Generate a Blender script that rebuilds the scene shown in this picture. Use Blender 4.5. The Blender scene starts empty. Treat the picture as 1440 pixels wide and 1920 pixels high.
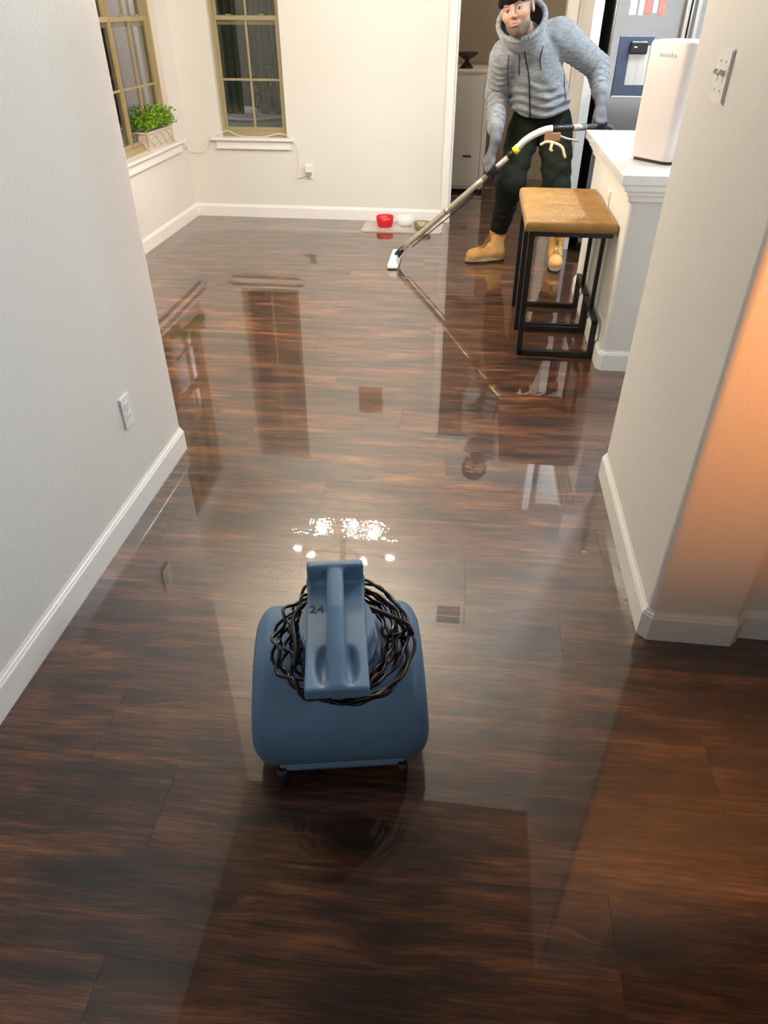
import bpy, bmesh, math, random
import numpy as np
from mathutils import Vector, Matrix, noise
from mathutils.bvhtree import BVHTree

SC = bpy.context.scene
COL = SC.collection
rad = math.radians
random.seed(7)

# ------------------------------------------------------------------ camera
H = 1.5063
cam_d = bpy.data.cameras.new('camera')
cam = bpy.data.objects.new('camera', cam_d)
COL.objects.link(cam)
cam_d.sensor_fit = 'VERTICAL'
cam_d.sensor_height = 24.0
cam_d.sensor_width = 18.0
cam_d.lens = 24.0 * 1299.17 / 1920.0
cam_d.clip_start = 0.02
cam_d.clip_end = 200
yw, pt, rl = rad(-6.7646), rad(36.1646), rad(0.0529)
fw = Vector((math.sin(yw) * math.cos(pt), math.cos(yw) * math.cos(pt), -math.sin(pt)))
rt = Vector((math.cos(yw), -math.sin(yw), 0))
up = rt.cross(fw)
rt2 = rt * math.cos(rl) + up * math.sin(rl)
up2 = up * math.cos(rl) - rt * math.sin(rl)
cam.matrix_world = Matrix(((rt2.x, up2.x, -fw.x, 0), (rt2.y, up2.y, -fw.y, 0), (rt2.z, up2.z, -fw.z, H), (0, 0, 0, 1)))
SC.camera = cam

# ------------------------------------------------------------------ world and light
SC.view_settings.view_transform = 'Standard'
SC.view_settings.look = 'None'
SC.view_settings.exposure = 0.0
SC.view_settings.gamma = 1.0
SC.view_settings.use_curve_mapping = False
wd = bpy.data.worlds.new('night_sky'); SC.world = wd
wd.use_nodes = True
wd.node_tree.nodes['Background'].inputs[0].default_value = (0.02, 0.024, 0.035, 1)
wd.node_tree.nodes['Background'].inputs[1].default_value = 0.5

def area_light(name, loc, size, power, col, rot=(0, 0, 0), size_y=None, spread=180):
    l = bpy.data.lights.new(name, 'AREA')
    l.energy = power; l.color = col; l.size = size
    if size_y:
        l.shape = 'RECTANGLE'; l.size_y = size_y
    else:
        l.shape = 'DISK'
    l.spread = rad(spread)
    o = bpy.data.objects.new(name, l)
    o.location = loc; o.rotation_euler = rot
    COL.objects.link(o)
    return o

COOL = (0.80, 0.90, 1.0)
WARM = (1.0, 0.80, 0.58)
area_light('kitchen_downlight_near', (1.25, 3.0, 2.70), 0.16, 4, COOL)
area_light('kitchen_downlight_middle', (1.35, 4.35, 2.70), 0.16, 62, COOL)
area_light('kitchen_downlight_far', (2.3, 4.6, 2.70), 0.16, 52, COOL)
area_light('hall_warm_lamp', (1.9, -0.6, 1.6), 0.25, 7.5, (1.0, 0.35, 0.085), (rad(80), 0, rad(27)), spread=44)
area_light('hall_downlight', (0.1, -1.05, 2.40), 0.16, 5.0, (0.95, 0.97, 1.0))
area_light('left_wall_fill', (2.7, 0.75, 1.95), 0.35, 9.0, (0.84, 0.94, 1.0), (0, rad(86), 0), spread=62)  # added unseen lamp that brightens the left hall wall and mostly misses the floor
area_light('laundry_light', (0.3, 7.2, 2.65), 0.3, 10.5, (1.0, 0.86, 0.7))
area_light('drape_fill_light', (-2.3, 6.56, 3.35), 0.3, 420, (0.80, 1.0, 0.82), (rad(47), 0, 0), spread=55)  # added lamp, hidden above the back window, to light the drapes
area_light('side_yard_light', (-3.0, 9.0, 3.3), 0.5, 34, (1.0, 0.90, 0.93), (0, rad(25), 0), spread=120)
BULB_E = 1270.0

# ------------------------------------------------------------------ materials
def srgb(r, g, b):
    f = lambda c: (c / 255 / 12.92) if c / 255 <= 0.04045 else ((c / 255 + 0.055) / 1.055) ** 2.4
    return (f(r), f(g), f(b), 1)

def lin(*c): return (c[0], c[1], c[2], 1)

def new_mat(name):
    m = bpy.data.materials.new(name); m.use_nodes = True
    nt = m.node_tree
    return m, nt, nt.nodes['Principled BSDF']

def node(nt, t, **kw):
    n = nt.nodes.new(t)
    for k, v in kw.items():
        if k == 'i':
            for a, b in v.items(): n.inputs[a].default_value = b
        else: setattr(n, k, v)
    return n

def noise_bump(nt, bs, scale, strength, dist=0.002, vec=None, detail=3.0, inp='Normal'):
    tc = node(nt, 'ShaderNodeTexCoord')
    n = node(nt, 'ShaderNodeTexNoise', i={'Scale': scale, 'Detail': detail})
    nt.links.new(vec or tc.outputs['Object'], n.inputs['Vector'])
    b = node(nt, 'ShaderNodeBump', i={'Strength': strength, 'Distance': dist})
    nt.links.new(n.outputs['Fac'], b.inputs['Height'])
    nt.links.new(b.outputs[0], bs.inputs[inp])
    return n, b

def simple(name, col, rough=0.5, metal=0.0, var=0.12, vscale=6.0, bump=0.0, bscale=60, bdist=0.001, spec=0.5, coat=0, sheen=0, vec_scale=None, trans=0, ior=1.45, emis=None, emis_s=0):
    m, nt, b = new_mat(name)
    b.inputs['Roughness'].default_value = rough
    b.inputs['Metallic'].default_value = metal
    b.inputs['Specular IOR Level'].default_value = spec
    b.inputs['Coat Weight'].default_value = coat
    b.inputs['Sheen Weight'].default_value = sheen
    b.inputs['Transmission Weight'].default_value = trans
    b.inputs['IOR'].default_value = ior
    tc = node(nt, 'ShaderNodeTexCoord')
    src = tc.outputs['Object']
    if vec_scale:
        mp = node(nt, 'ShaderNodeMapping'); mp.inputs['Scale'].default_value = vec_scale
        nt.links.new(src, mp.inputs[0]); src = mp.outputs[0]
    n = node(nt, 'ShaderNodeTexNoise', i={'Scale': vscale, 'Detail': 4.0})
    nt.links.new(src, n.inputs['Vector'])
    mx = node(nt, 'ShaderNodeMixRGB')
    mx.inputs[1].default_value = tuple(c * (1 - var) for c in col[:3]) + (1,)
    mx.inputs[2].default_value = tuple(min(1, c * (1 + var)) for c in col[:3]) + (1,)
    nt.links.new(n.outputs['Fac'], mx.inputs[0])
    nt.links.new(mx.outputs[0], b.inputs['Base Color'])
    if bump: noise_bump(nt, b, bscale, bump, bdist, src)
    if emis:
        b.inputs['Emission Color'].default_value = emis
        b.inputs['Emission Strength'].default_value = emis_s
    return m

def wall_paint(name, col):
    m, nt, b = new_mat(name)
    b.inputs['Roughness'].default_value = 0.55
    b.inputs['Specular IOR Level'].default_value = 0.3
    tc = node(nt, 'ShaderNodeTexCoord')
    n1 = node(nt, 'ShaderNodeTexNoise', i={'Scale': 95.0, 'Detail': 3.0, 'Roughness': 0.55, 'Distortion': 0.4})
    n2 = node(nt, 'ShaderNodeTexNoise', i={'Scale': 1.3, 'Detail': 2.0})
    nt.links.new(tc.outputs['Object'], n1.inputs['Vector']); nt.links.new(tc.outputs['Object'], n2.inputs['Vector'])
    bp = node(nt, 'ShaderNodeBump', i={'Strength': 0.34, 'Distance': 0.0035})
    nt.links.new(n1.outputs['Fac'], bp.inputs['Height']); nt.links.new(bp.outputs[0], b.inputs['Normal'])
    mx = node(nt, 'ShaderNodeMixRGB')
    mx.inputs[1].default_value = tuple(c * 0.97 for c in col[:3]) + (1,)
    mx.inputs[2].default_value = tuple(min(1, c * 1.03) for c in col[:3]) + (1,)
    nt.links.new(n2.outputs['Fac'], mx.inputs[0]); nt.links.new(mx.outputs[0], b.inputs['Base Color'])
    return m

def floor_wood():
    m, nt, b = new_mat('wet_brown_wood')
    L = nt.links.new
    tc = node(nt, 'ShaderNodeTexCoord'); oi = node(nt, 'ShaderNodeObjectInfo'); geo = node(nt, 'ShaderNodeNewGeometry')
    off = node(nt, 'ShaderNodeVectorMath', operation='SCALE'); off.inputs[0].default_value = (37.0, 91.0, 53.0)
    L(oi.outputs['Random'], off.inputs['Scale'])
    pos = node(nt, 'ShaderNodeVectorMath', operation='ADD'); L(tc.outputs['Object'], pos.inputs[0]); L(off.outputs[0], pos.inputs[1])
    # knots bend the grain
    kmap = node(nt, 'ShaderNodeMapping'); kmap.inputs['Scale'].default_value = (1.9, 6.0, 1.0); L(pos.outputs[0], kmap.inputs[0])
    vor = node(nt, 'ShaderNodeTexVoronoi', i={'Scale': 1.0, 'Randomness': 1.0}); L(kmap.outputs[0], vor.inputs['Vector'])
    kn = node(nt, 'ShaderNodeMapRange', i={1: 0.04, 2: 0.24, 3: 1.0, 4: 0.0}); L(vor.outputs['Distance'], kn.inputs[0])
    kp = node(nt, 'ShaderNodeMath', operation='POWER', i={1: 2.0}); L(kn.outputs[0], kp.inputs[0])
    kv = node(nt, 'ShaderNodeCombineXYZ'); 
    kmul = node(nt, 'ShaderNodeMath', operation='MULTIPLY', i={1: 0.035}); L(kp.outputs[0], kmul.inputs[0]); L(kmul.outputs[0], kv.inputs[1])
    warp = node(nt, 'ShaderNodeTexNoise', i={'Scale': 2.2, 'Detail': 2.0}); L(pos.outputs[0], warp.inputs['Vector'])
    wc = node(nt, 'ShaderNodeVectorMath', operation='SCALE'); wc.inputs['Scale'].default_value = 0.035; L(warp.outputs['Color'], wc.inputs[0])
    p2 = node(nt, 'ShaderNodeVectorMath', operation='ADD'); L(pos.outputs[0], p2.inputs[0]); L(kv.outputs[0], p2.inputs[1])
    p3 = node(nt, 'ShaderNodeVectorMath', operation='ADD'); L(p2.outputs[0], p3.inputs[0]); L(wc.outputs[0], p3.inputs[1])
    def stretched(sx, sy, scale, det, rough):
        mp = node(nt, 'ShaderNodeMapping'); mp.inputs['Scale'].default_value = (sx, sy, 1); L(p3.outputs[0], mp.inputs[0])
        n = node(nt, 'ShaderNodeTexNoise', i={'Scale': scale, 'Detail': det, 'Roughness': rough}); L(mp.outputs[0], n.inputs['Vector'])
        return n
    nA = stretched(1.5, 8.5, 1.6, 4.0, 0.6)
    nB = stretched(3.6, 62.0, 1.6, 5.0, 0.6)
    nC = stretched(9.0, 260.0, 1.6, 3.0, 0.6)
    a1 = node(nt, 'ShaderNodeMath', operation='MULTIPLY', i={1: 0.54}); L(nA.outputs['Fac'], a1.inputs[0])
    a2 = node(nt, 'ShaderNodeMath', operation='MULTIPLY_ADD', i={1: 0.27}); L(nB.outputs['Fac'], a2.inputs[0]); L(a1.outputs[0], a2.inputs[2])
    a3 = node(nt, 'ShaderNodeMath', operation='MULTIPLY_ADD', i={1: 0.25}); L(nC.outputs['Fac'], a3.inputs[0]); L(a2.outputs[0], a3.inputs[2])
    # plank to plank tone
    rv = node(nt, 'ShaderNodeMath', operation='MULTIPLY_ADD', i={1: 0.018, 2: -0.045}); L(oi.outputs['Random'], rv.inputs[0])
    a4 = node(nt, 'ShaderNodeMath', operation='ADD'); L(a3.outputs[0], a4.inputs[0]); L(rv.outputs[0], a4.inputs[1])
    cr = node(nt, 'ShaderNodeValToRGB'); L(a4.outputs[0], cr.inputs[0])
    e = cr.color_ramp.elements
    e[0].position = 0.385; e[0].color = lin(0.011, 0.0045, 0.0028)
    e[1].position = 0.665; e[1].color = lin(0.30, 0.125, 0.050)
    for ps, c in ((0.455, (0.034, 0.0125, 0.0060)), (0.515, (0.076, 0.0262, 0.0108)), (0.575, (0.138, 0.0520, 0.0205))):
        x = cr.color_ramp.elements.new(ps); x.color = lin(*c)
    kd = node(nt, 'ShaderNodeMapRange', i={1: 0.0, 2: 1.0, 3: 1.0, 4: 0.30}); L(kp.outputs[0], kd.inputs[0])
    mul = node(nt, 'ShaderNodeVectorMath', operation='SCALE'); L(cr.outputs[0], mul.inputs[0]); L(kd.outputs[0], mul.inputs['Scale'])
    L(mul.outputs[0], b.inputs['Base Color'])
    b.inputs['Roughness'].default_value = 0.4
    b.inputs['Specular IOR Level'].default_value = 0.4
    bp = node(nt, 'ShaderNodeBump', i={'Strength': 0.15, 'Distance': 0.0006}); L(nC.outputs['Fac'], bp.inputs['Height']); L(bp.outputs[0], b.inputs['Normal'])
    # standing water film: glossy coat, faint swell, choppy where it still runs
    # coat weight lowered toward the hall entrance to weaken the reflection there
    sp = node(nt, 'ShaderNodeSeparateXYZ'); L(geo.outputs['Position'], sp.inputs[0])
    wn = node(nt, 'ShaderNodeTexNoise', i={'Scale': 1.6, 'Detail': 2.0}); L(geo.outputs['Position'], wn.inputs['Vector'])
    wy = node(nt, 'ShaderNodeMath', operation='MULTIPLY_ADD', i={1: 0.6}); L(wn.outputs['Fac'], wy.inputs[0]); L(sp.outputs[1], wy.inputs[2])
    wm_ = node(nt, 'ShaderNodeMapRange', i={1: 1.0, 2: 1.95, 3: 0.42, 4: 1.0}); L(wy.outputs[0], wm_.inputs[0])
    L(wm_.outputs[0], b.inputs['Coat Weight'])
    b.inputs['Coat Roughness'].default_value = 0.015
    b.inputs['Coat IOR'].default_value = 1.95
    sw = node(nt, 'ShaderNodeTexNoise', i={'Scale': 2.5, 'Detail': 1.0}); L(geo.outputs['Position'], sw.inputs['Vector'])
    rp = node(nt, 'ShaderNodeTexNoise', i={'Scale': 75.0, 'Detail': 2.0}); L(geo.outputs['Position'], rp.inputs['Vector'])
    def pool(cx, cy, rx, ry):
        s = node(nt, 'ShaderNodeVectorMath', operation='SUBTRACT'); s.inputs[1].default_value = (cx, cy, 0); L(geo.outputs['Position'], s.inputs[0])
        q = node(nt, 'ShaderNodeVectorMath', operation='MULTIPLY'); q.inputs[1].default_value = (1 / rx, 1 / ry, 0); L(s.outputs[0], q.inputs[0])
        ln = node(nt, 'ShaderNodeVectorMath', operation='LENGTH'); L(q.outputs[0], ln.inputs[0])
        mr = node(nt, 'ShaderNodeMapRange', i={1: 0.75, 2: 1.0, 3: 1.0, 4: 0.0}); L(ln.outputs['Value'], mr.inputs[0])
        return mr
    pa = pool(-0.33, 1.935, 0.33, 0.075)
    mxm = node(nt, 'ShaderNodeMath', operation='MAXIMUM'); L(pa.outputs[0], mxm.inputs[0]); mxm.inputs[1].default_value = 0.0
    rm = node(nt, 'ShaderNodeMath', operation='MULTIPLY'); L(rp.outputs['Fac'], rm.inputs[0]); L(mxm.outputs[0], rm.inputs[1])
    rm2 = node(nt, 'ShaderNodeMath', operation='MULTIPLY', i={1: 0.13}); L(rm.outputs[0], rm2.inputs[0])
    swm = node(nt, 'ShaderNodeMath', operation='MULTIPLY_ADD', i={1: 0.10}); L(sw.outputs['Fac'], swm.inputs[0]); L(rm2.outputs[0], swm.inputs[2])
    cb = node(nt, 'ShaderNodeBump', i={'Strength': 1.0, 'Distance': 0.003}); L(swm.outputs[0], cb.inputs['Height'])
    L(cb.outputs[0], b.inputs['Coat Normal'])
    return m

M = {}
M['wall'] = wall_paint('wall_paint', lin(0.70, 0.695, 0.665))
M['ceil'] = wall_paint('ceiling_paint', lin(0.80, 0.78, 0.74))
M['trim'] = simple('white_trim_paint', lin(0.80, 0.79, 0.77), 0.3, var=0.02, bump=0.03, bscale=30)
M['floor'] = floor_wood()
M['subfloor'] = simple('subfloor', lin(0.05, 0.022, 0.012), 0.6)
M['tan'] = simple('tan_vinyl_frame', srgb(158, 146, 114), 0.45, var=0.04)
M['white'] = simple('white_plastic', lin(0.78, 0.76, 0.74), 0.35, var=0.02)
M['pinkwhite'] = simple('warm_white_plastic', lin(0.64, 0.585, 0.575), 0.42, var=0.02)
M['quartz'] = simple('white_quartz', lin(0.82, 0.83, 0.84), 0.18, var=0.03, coat=0.4)
M['black'] = simple('black_powder_coated_metal', lin(0.012, 0.011, 0.011), 0.35, 0.2, bump=0.05, bscale=200)
M['blackp'] = simple('black_plastic', lin(0.012, 0.012, 0.014), 0.3)
M['dark'] = simple('dark_gap', lin(0.004, 0.004, 0.004), 0.7)
M['steel'] = simple('brushed_stainless', lin(0.42, 0.42, 0.43), 0.28, 0.95, var=0.12, vscale=1.2, vec_scale=(1, 1, 60), bump=0.06, bscale=3)
M['steel2'] = simple('satin_stainless', lin(0.55, 0.53, 0.49), 0.3, 0.8, var=0.06, vscale=20)
M['tube'] = simple('satin_tube_metal', lin(0.50, 0.46, 0.38), 0.33, 0.55, var=0.08, vscale=12)
M['silver'] = simple('bright_glide_plate', lin(0.92, 0.93, 0.93), 0.22, 0.25, var=0.03)
M['brass'] = simple('aged_brass', lin(0.075, 0.040, 0.014), 0.5, 0.35)
M['bluegrey'] = simple('blue_grey_dispenser', lin(0.055, 0.07, 0.115), 0.35, var=0.1)
M['red'] = simple('red_plastic', lin(0.62, 0.012, 0.02), 0.35, var=0.06)
M['clay'] = simple('olive_tan_bowl', lin(0.30, 0.25, 0.17), 0.35, 0.3)
M['matgrey'] = simple('translucent_grey_mat', lin(0.50, 0.46, 0.41), 0.3, var=0.05)
M['wicker'] = simple('dark_carved_wood', lin(0.05, 0.032, 0.02), 0.55, bump=0.6, bscale=60, bdist=0.004)
M['laundry'] = wall_paint('laundry_paint', lin(0.36, 0.30, 0.23))
M['cream'] = simple('cream_enamel', lin(0.80, 0.77, 0.72), 0.35, var=0.03)
M['woodp'] = simple('whitewashed_wood', lin(0.56, 0.51, 0.44), 0.6, var=0.25, vscale=8, vec_scale=(1, 4, 30), bump=0.2, bscale=20)
M['leaf'] = simple('bright_green_leaf', lin(0.16, 0.33, 0.018), 0.5, var=0.6, vscale=30)
M['cord'] = simple('glossy_black_rubber', lin(0.006, 0.005, 0.005), 0.25, var=0.2, vscale=30, bump=0.05, bscale=90)
M['navy'] = simple('dark_hood_lining', lin(0.008, 0.008, 0.007), 0.9)
M['hat'] = simple('black_knit', lin(0.0035, 0.0035, 0.0045), 0.9, spec=0.1, bump=0.6, bscale=180, bdist=0.003)
M['trouser'] = simple('dark_green_cotton', lin(0.010, 0.0135, 0.0085), 0.9, var=0.25, vscale=7, bump=0.35, bscale=28, bdist=0.01, spec=0.2)
M['glove'] = simple('grey_knit_glove', lin(0.115, 0.12, 0.135), 0.8, var=0.25, vscale=20, bump=0.3, bscale=150, bdist=0.002)
M['blackglove'] = simple('black_rubber_palm', lin(0.015, 0.015, 0.018), 0.5, bump=0.3, bscale=120, bdist=0.002)
M['boot'] = simple('wheat_nubuck', lin(0.60, 0.335, 0.115), 0.7, var=0.18, vscale=14, bump=0.2, bscale=70, bdist=0.002)
M['sole'] = simple('tan_rubber_sole', lin(0.33, 0.26, 0.17), 0.6, var=0.15, vscale=30)
M['tread'] = simple('black_lug_tread', lin(0.02, 0.018, 0.016), 0.7)
M['lace'] = simple('brown_yellow_lace', lin(0.40, 0.21, 0.04), 0.7, var=0.4, vscale=90)
M['yellow'] = simple('yellow_plastic', lin(0.80, 0.70, 0.04), 0.4)
M['cream_l'] = simple('cream_lever', lin(0.72, 0.62, 0.36), 0.4)
M['whitetube'] = simple('white_coated_tube', lin(0.78, 0.73, 0.66), 0.3, 0.1, var=0.05)
M['hose'] = simple('dark_grey_hose', lin(0.055, 0.05, 0.045), 0.5, bump=0.5, bscale=40, bdist=0.004)
M['signwood'] = simple('brown_sign_wood', lin(0.30, 0.15, 0.07), 0.6, var=0.35, vscale=9, vec_scale=(1, 1, 9))
M['patio'] = simple('green_lit_concrete', lin(0.22, 0.26, 0.22), 0.8, var=0.3, vscale=2)
M['drape1'] = simple('grey_green_drape', lin(0.27, 0.34, 0.29), 0.85, var=0.2)
M['drape2'] = simple('green_drape', lin(0.06, 0.26, 0.14), 0.85, var=0.2)
M['drape3'] = simple('olive_drape', lin(0.13, 0.18, 0.075), 0.85, var=0.2)
M['mauve'] = simple('mauve_stucco', lin(0.46, 0.40, 0.40), 0.85, var=0.06, bump=0.2)
M['paleboard'] = simple('pale_trim_board', lin(0.62, 0.58, 0.54), 0.6, var=0.05)
M['lens'] = simple('black_glass_lens', lin(0.005, 0.005, 0.006), 0.08)
M['ink'] = simple('dark_ink', lin(0.035, 0.06, 0.11), 0.7)
M['print'] = simple('grey_print', lin(0.20, 0.18, 0.17), 0.5)
M['tooth'] = simple('photo_magnet_print', lin(0.65, 0.58, 0.56), 0.4, var=0.7, vscale=60)
M['redprint'] = simple('red_magnet_print', lin(0.55, 0.16, 0.13), 0.4, var=0.8, vscale=55)

def seat_leather():
    m, nt, b = new_mat('mustard_quilted_leather')
    L = nt.links.new
    tc = node(nt, 'ShaderNodeTexCoord')
    n = node(nt, 'ShaderNodeTexNoise', i={'Scale': 9.0, 'Detail': 4.0}); L(tc.outputs['Object'], n.inputs['Vector'])
    cr = node(nt, 'ShaderNodeValToRGB'); L(n.outputs['Fac'], cr.inputs[0])
    cr.color_ramp.elements[0].position = 0.3; cr.color_ramp.elements[0].color = lin(0.24, 0.118, 0.018)
    cr.color_ramp.elements[1].position = 0.7; cr.color_ramp.elements[1].color = lin(0.36, 0.195, 0.042)
    L(cr.outputs[0], b.inputs['Base Color'])
    b.inputs['Roughness'].default_value = 0.42
    b.inputs['Sheen Weight'].default_value = 0.08
    noise_bump(nt, b, 160, 0.25, 0.002)
    return m
M['leather'] = seat_leather()

def blue_plastic():
    m, nt, b = new_mat('scuffed_blue_plastic')
    L = nt.links.new
    tc = node(nt, 'ShaderNodeTexCoord')
    n = node(nt, 'ShaderNodeTexNoise', i={'Scale': 5.0, 'Detail': 5.0}); L(tc.outputs['Object'], n.inputs['Vector'])
    cr = node(nt, 'ShaderNodeValToRGB'); L(n.outputs['Fac'], cr.inputs[0])
    cr.color_ramp.elements[0].position = 0.3; cr.color_ramp.elements[0].color = lin(0.085, 0.185, 0.33)
    cr.color_ramp.elements[1].position = 0.75; cr.color_ramp.elements[1].color = lin(0.12, 0.225, 0.37)
    # pale specks and scuffs
    v = node(nt, 'ShaderNodeTexVoronoi', i={'Scale': 26.0}); L(tc.outputs['Object'], v.inputs['Vector'])
    s = node(nt, 'ShaderNodeMapRange', i={1: 0.045, 2: 0.06, 3: 0.6, 4: 0.0}); L(v.outputs['Distance'], s.inputs[0])
    mx = node(nt, 'ShaderNodeMixRGB'); mx.inputs[2].default_value = lin(0.4, 0.42, 0.42)
    L(s.outputs[0], mx.inputs[0]); L(cr.outputs[0], mx.inputs[1]); L(mx.outputs[0], b.inputs['Base Color'])
    b.inputs['Roughness'].default_value = 0.46
    noise_bump(nt, b, 240, 0.12, 0.001)
    return m
M['blue'] = blue_plastic()

def jacket_mat():
    m, nt, b = new_mat('heather_grey_knit')
    L = nt.links.new
    tc = node(nt, 'ShaderNodeTexCoord')
    mp = node(nt, 'ShaderNodeMapping'); mp.inputs['Scale'].default_value = (1, 1, 3.2); L(tc.outputs['Object'], mp.inputs[0])
    n = node(nt, 'ShaderNodeTexNoise', i={'Scale': 26.0, 'Detail': 5.0, 'Roughness': 0.65}); L(mp.outputs[0], n.inputs['Vector'])
    cr = node(nt, 'ShaderNodeValToRGB'); L(n.outputs['Fac'], cr.inputs[0])
    cr.color_ramp.elements[0].position = 0.33; cr.color_ramp.elements[0].color = lin(0.115, 0.13, 0.145)
    cr.color_ramp.elements[1].position = 0.68; cr.color_ramp.elements[1].color = lin(0.235, 0.25, 0.265)
    L(cr.outputs[0], b.inputs['Base Color']); b.inputs['Roughness'].default_value = 0.9
    b.inputs['Sheen Weight'].default_value = 0.3
    bp = node(nt, 'ShaderNodeBump', i={'Strength': 0.5, 'Distance': 0.006}); L(n.outputs['Fac'], bp.inputs['Height']); L(bp.outputs[0], b.inputs['Normal'])
    return m
M['jacket'] = jacket_mat()

def skin_mat():
    m, nt, b = new_mat('skin')
    L = nt.links.new
    at = node(nt, 'ShaderNodeAttribute', attribute_name='tint')
    tc = node(nt, 'ShaderNodeTexCoord')
    n = node(nt, 'ShaderNodeTexNoise', i={'Scale': 40.0, 'Detail': 3.0}); L(tc.outputs['Object'], n.inputs['Vector'])
    mr = node(nt, 'ShaderNodeMapRange', i={3: 0.9, 4: 1.1}); L(n.outputs['Fac'], mr.inputs[0])
    s = node(nt, 'ShaderNodeVectorMath', operation='SCALE'); L(at.outputs['Color'], s.inputs[0]); L(mr.outputs[0], s.inputs['Scale'])
    L(s.outputs[0], b.inputs['Base Color'])
    b.inputs['Roughness'].default_value = 0.62
    b.inputs['Subsurface Weight'].default_value = 0.05
    b.inputs['Subsurface Radius'].default_value = (0.01, 0.004, 0.002)
    return m
M['skin'] = skin_mat()

def glass_mat(name, tint=(1, 1, 1, 1), rough=0.0):
    m, nt, b = new_mat(name)
    b.inputs['Transmission Weight'].default_value = 1.0
    b.inputs['Roughness'].default_value = rough
    b.inputs['IOR'].default_value = 1.45
    b.inputs['Base Color'].default_value = tint
    return m
M['glass'] = glass_mat('window_glass', (0.93, 0.98, 0.95, 1))
M['bowlglass'] = glass_mat('clear_bowl_glass', (0.95, 0.98, 0.97, 1), 0.05)
_b = M['bowlglass'].node_tree.nodes['Principled BSDF']
_b.inputs['Transmission Weight'].default_value = 0.0; _b.inputs['Alpha'].default_value = 0.30; _b.inputs['IOR'].default_value = 1.45
M['water'] = glass_mat('clear_water'); M['water'].node_tree.nodes['Principled BSDF'].inputs['IOR'].default_value = 1.33

def emit_mat(name, col, s):
    m, nt, b = new_mat(name)
    b.inputs['Base Color'].default_value = (0.9, 0.9, 0.9, 1)
    b.inputs['Emission Color'].default_value = col
    b.inputs['Emission Strength'].default_value = s
    return m
M['bulb'] = emit_mat('lit_bulb_glass', (0.95, 0.81, 0.635, 1), BULB_E)
M['led'] = emit_mat('blue_led', (0.35, 0.5, 1.0, 1), 3.0)
M['diffuser'] = emit_mat('downlight_diffuser', (0.85, 0.93, 1.0, 1), 6.0)

# ------------------------------------------------------------------ mesh helpers
def mesh_from_bm(bm, name):
    bmesh.ops.recalc_face_normals(bm, faces=bm.faces[:])
    me = bpy.data.meshes.new(name); bm.to_mesh(me); bm.free(); return me

def link(name, me, mat, parent=None, local=False, smooth=False, **props):
    """parent None: mesh given in world coordinates, origin moved to the base centre."""
    if mat is not None: me.materials.append(mat)
    if smooth:
        me.polygons.foreach_set('use_smooth', [True] * len(me.polygons))
    o = bpy.data.objects.new(name, me); COL.objects.link(o)
    if parent is not None:
        o.parent = parent
        if not local:
            m = parent.matrix_basis.inverted()
            if parent.parent: m = m @ parent.parent.matrix_basis.inverted()
            me.transform(m)
    elif not local:
        n = len(me.vertices)
        co = np.empty(n * 3, dtype=np.float32); me.vertices.foreach_get('co', co); co = co.reshape(-1, 3)
        lo, hi = co.min(0), co.max(0)
        c = Vector(((lo[0] + hi[0]) / 2, (lo[1] + hi[1]) / 2, lo[2]))
        me.transform(Matrix.Translation(-c)); o.matrix_basis = Matrix.Translation(c)
    for k, v in props.items(): o[k] = v
    return o

def thing(name, label, cat, loc, rz=0, group=None):
    o = bpy.data.objects.new(name, None); COL.objects.link(o)
    o.empty_display_size = 0.1
    o.matrix_basis = Matrix.Translation(loc) @ Matrix.Rotation(rz, 4, 'Z')
    o['label'] = label; o['category'] = cat
    if group: o['group'] = group
    return o

def tag(o, label, cat, group=None):
    o['label'] = label; o['category'] = cat
    if group: o['group'] = group
    return o

def box(bm, x0, x1, y0, y1, z0, z1, bevel=0, seg=2, mtx=None):
    vs = [bm.verts.new((x, y, z)) for x in (x0, x1) for y in (y0, y1) for z in (z0, z1)]
    fs = [(0, 1, 3, 2), (4, 6, 7, 5), (0, 4, 5, 1), (2, 3, 7, 6), (0, 2, 6, 4), (1, 5, 7, 3)]
    faces = [bm.faces.new([vs[i] for i in f]) for f in fs]
    if bevel:
        es = list({e for f in faces for e in f.edges})
        r = bmesh.ops.bevel(bm, geom=es, offset=bevel, segments=seg, affect='EDGES', profile=0.5)
        vs = list({v for f in r['faces'] for v in f.verts} | {v for v in vs if v.is_valid})
    if mtx is not None:
        bmesh.ops.transform(bm, matrix=mtx, verts=vs)
    return vs

def BX(x0, x1, y0, y1, z0, z1, bevel=0, seg=2, name='m'):
    bm = bmesh.new(); box(bm, x0, x1, y0, y1, z0, z1, bevel, seg); return mesh_from_bm(bm, name)

def frames(pts, closed=False):
    n = len(pts); T = []
    for i in range(n):
        a = pts[(i - 1) % n] if (closed or i > 0) else pts[i]
        b = pts[(i + 1) % n] if (closed or i < n - 1) else pts[i]
        T.append((b - a).normalized())
    ref = Vector((0, 0, 1)) if abs(T[0].z) < 0.9 else Vector((1, 0, 0))
    N = [(ref - T[0] * ref.dot(T[0])).normalized()]
    for i in range(1, n):
        v = N[-1] - T[i] * N[-1].dot(T[i]); N.append(v.normalized())
    return T, N

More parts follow.
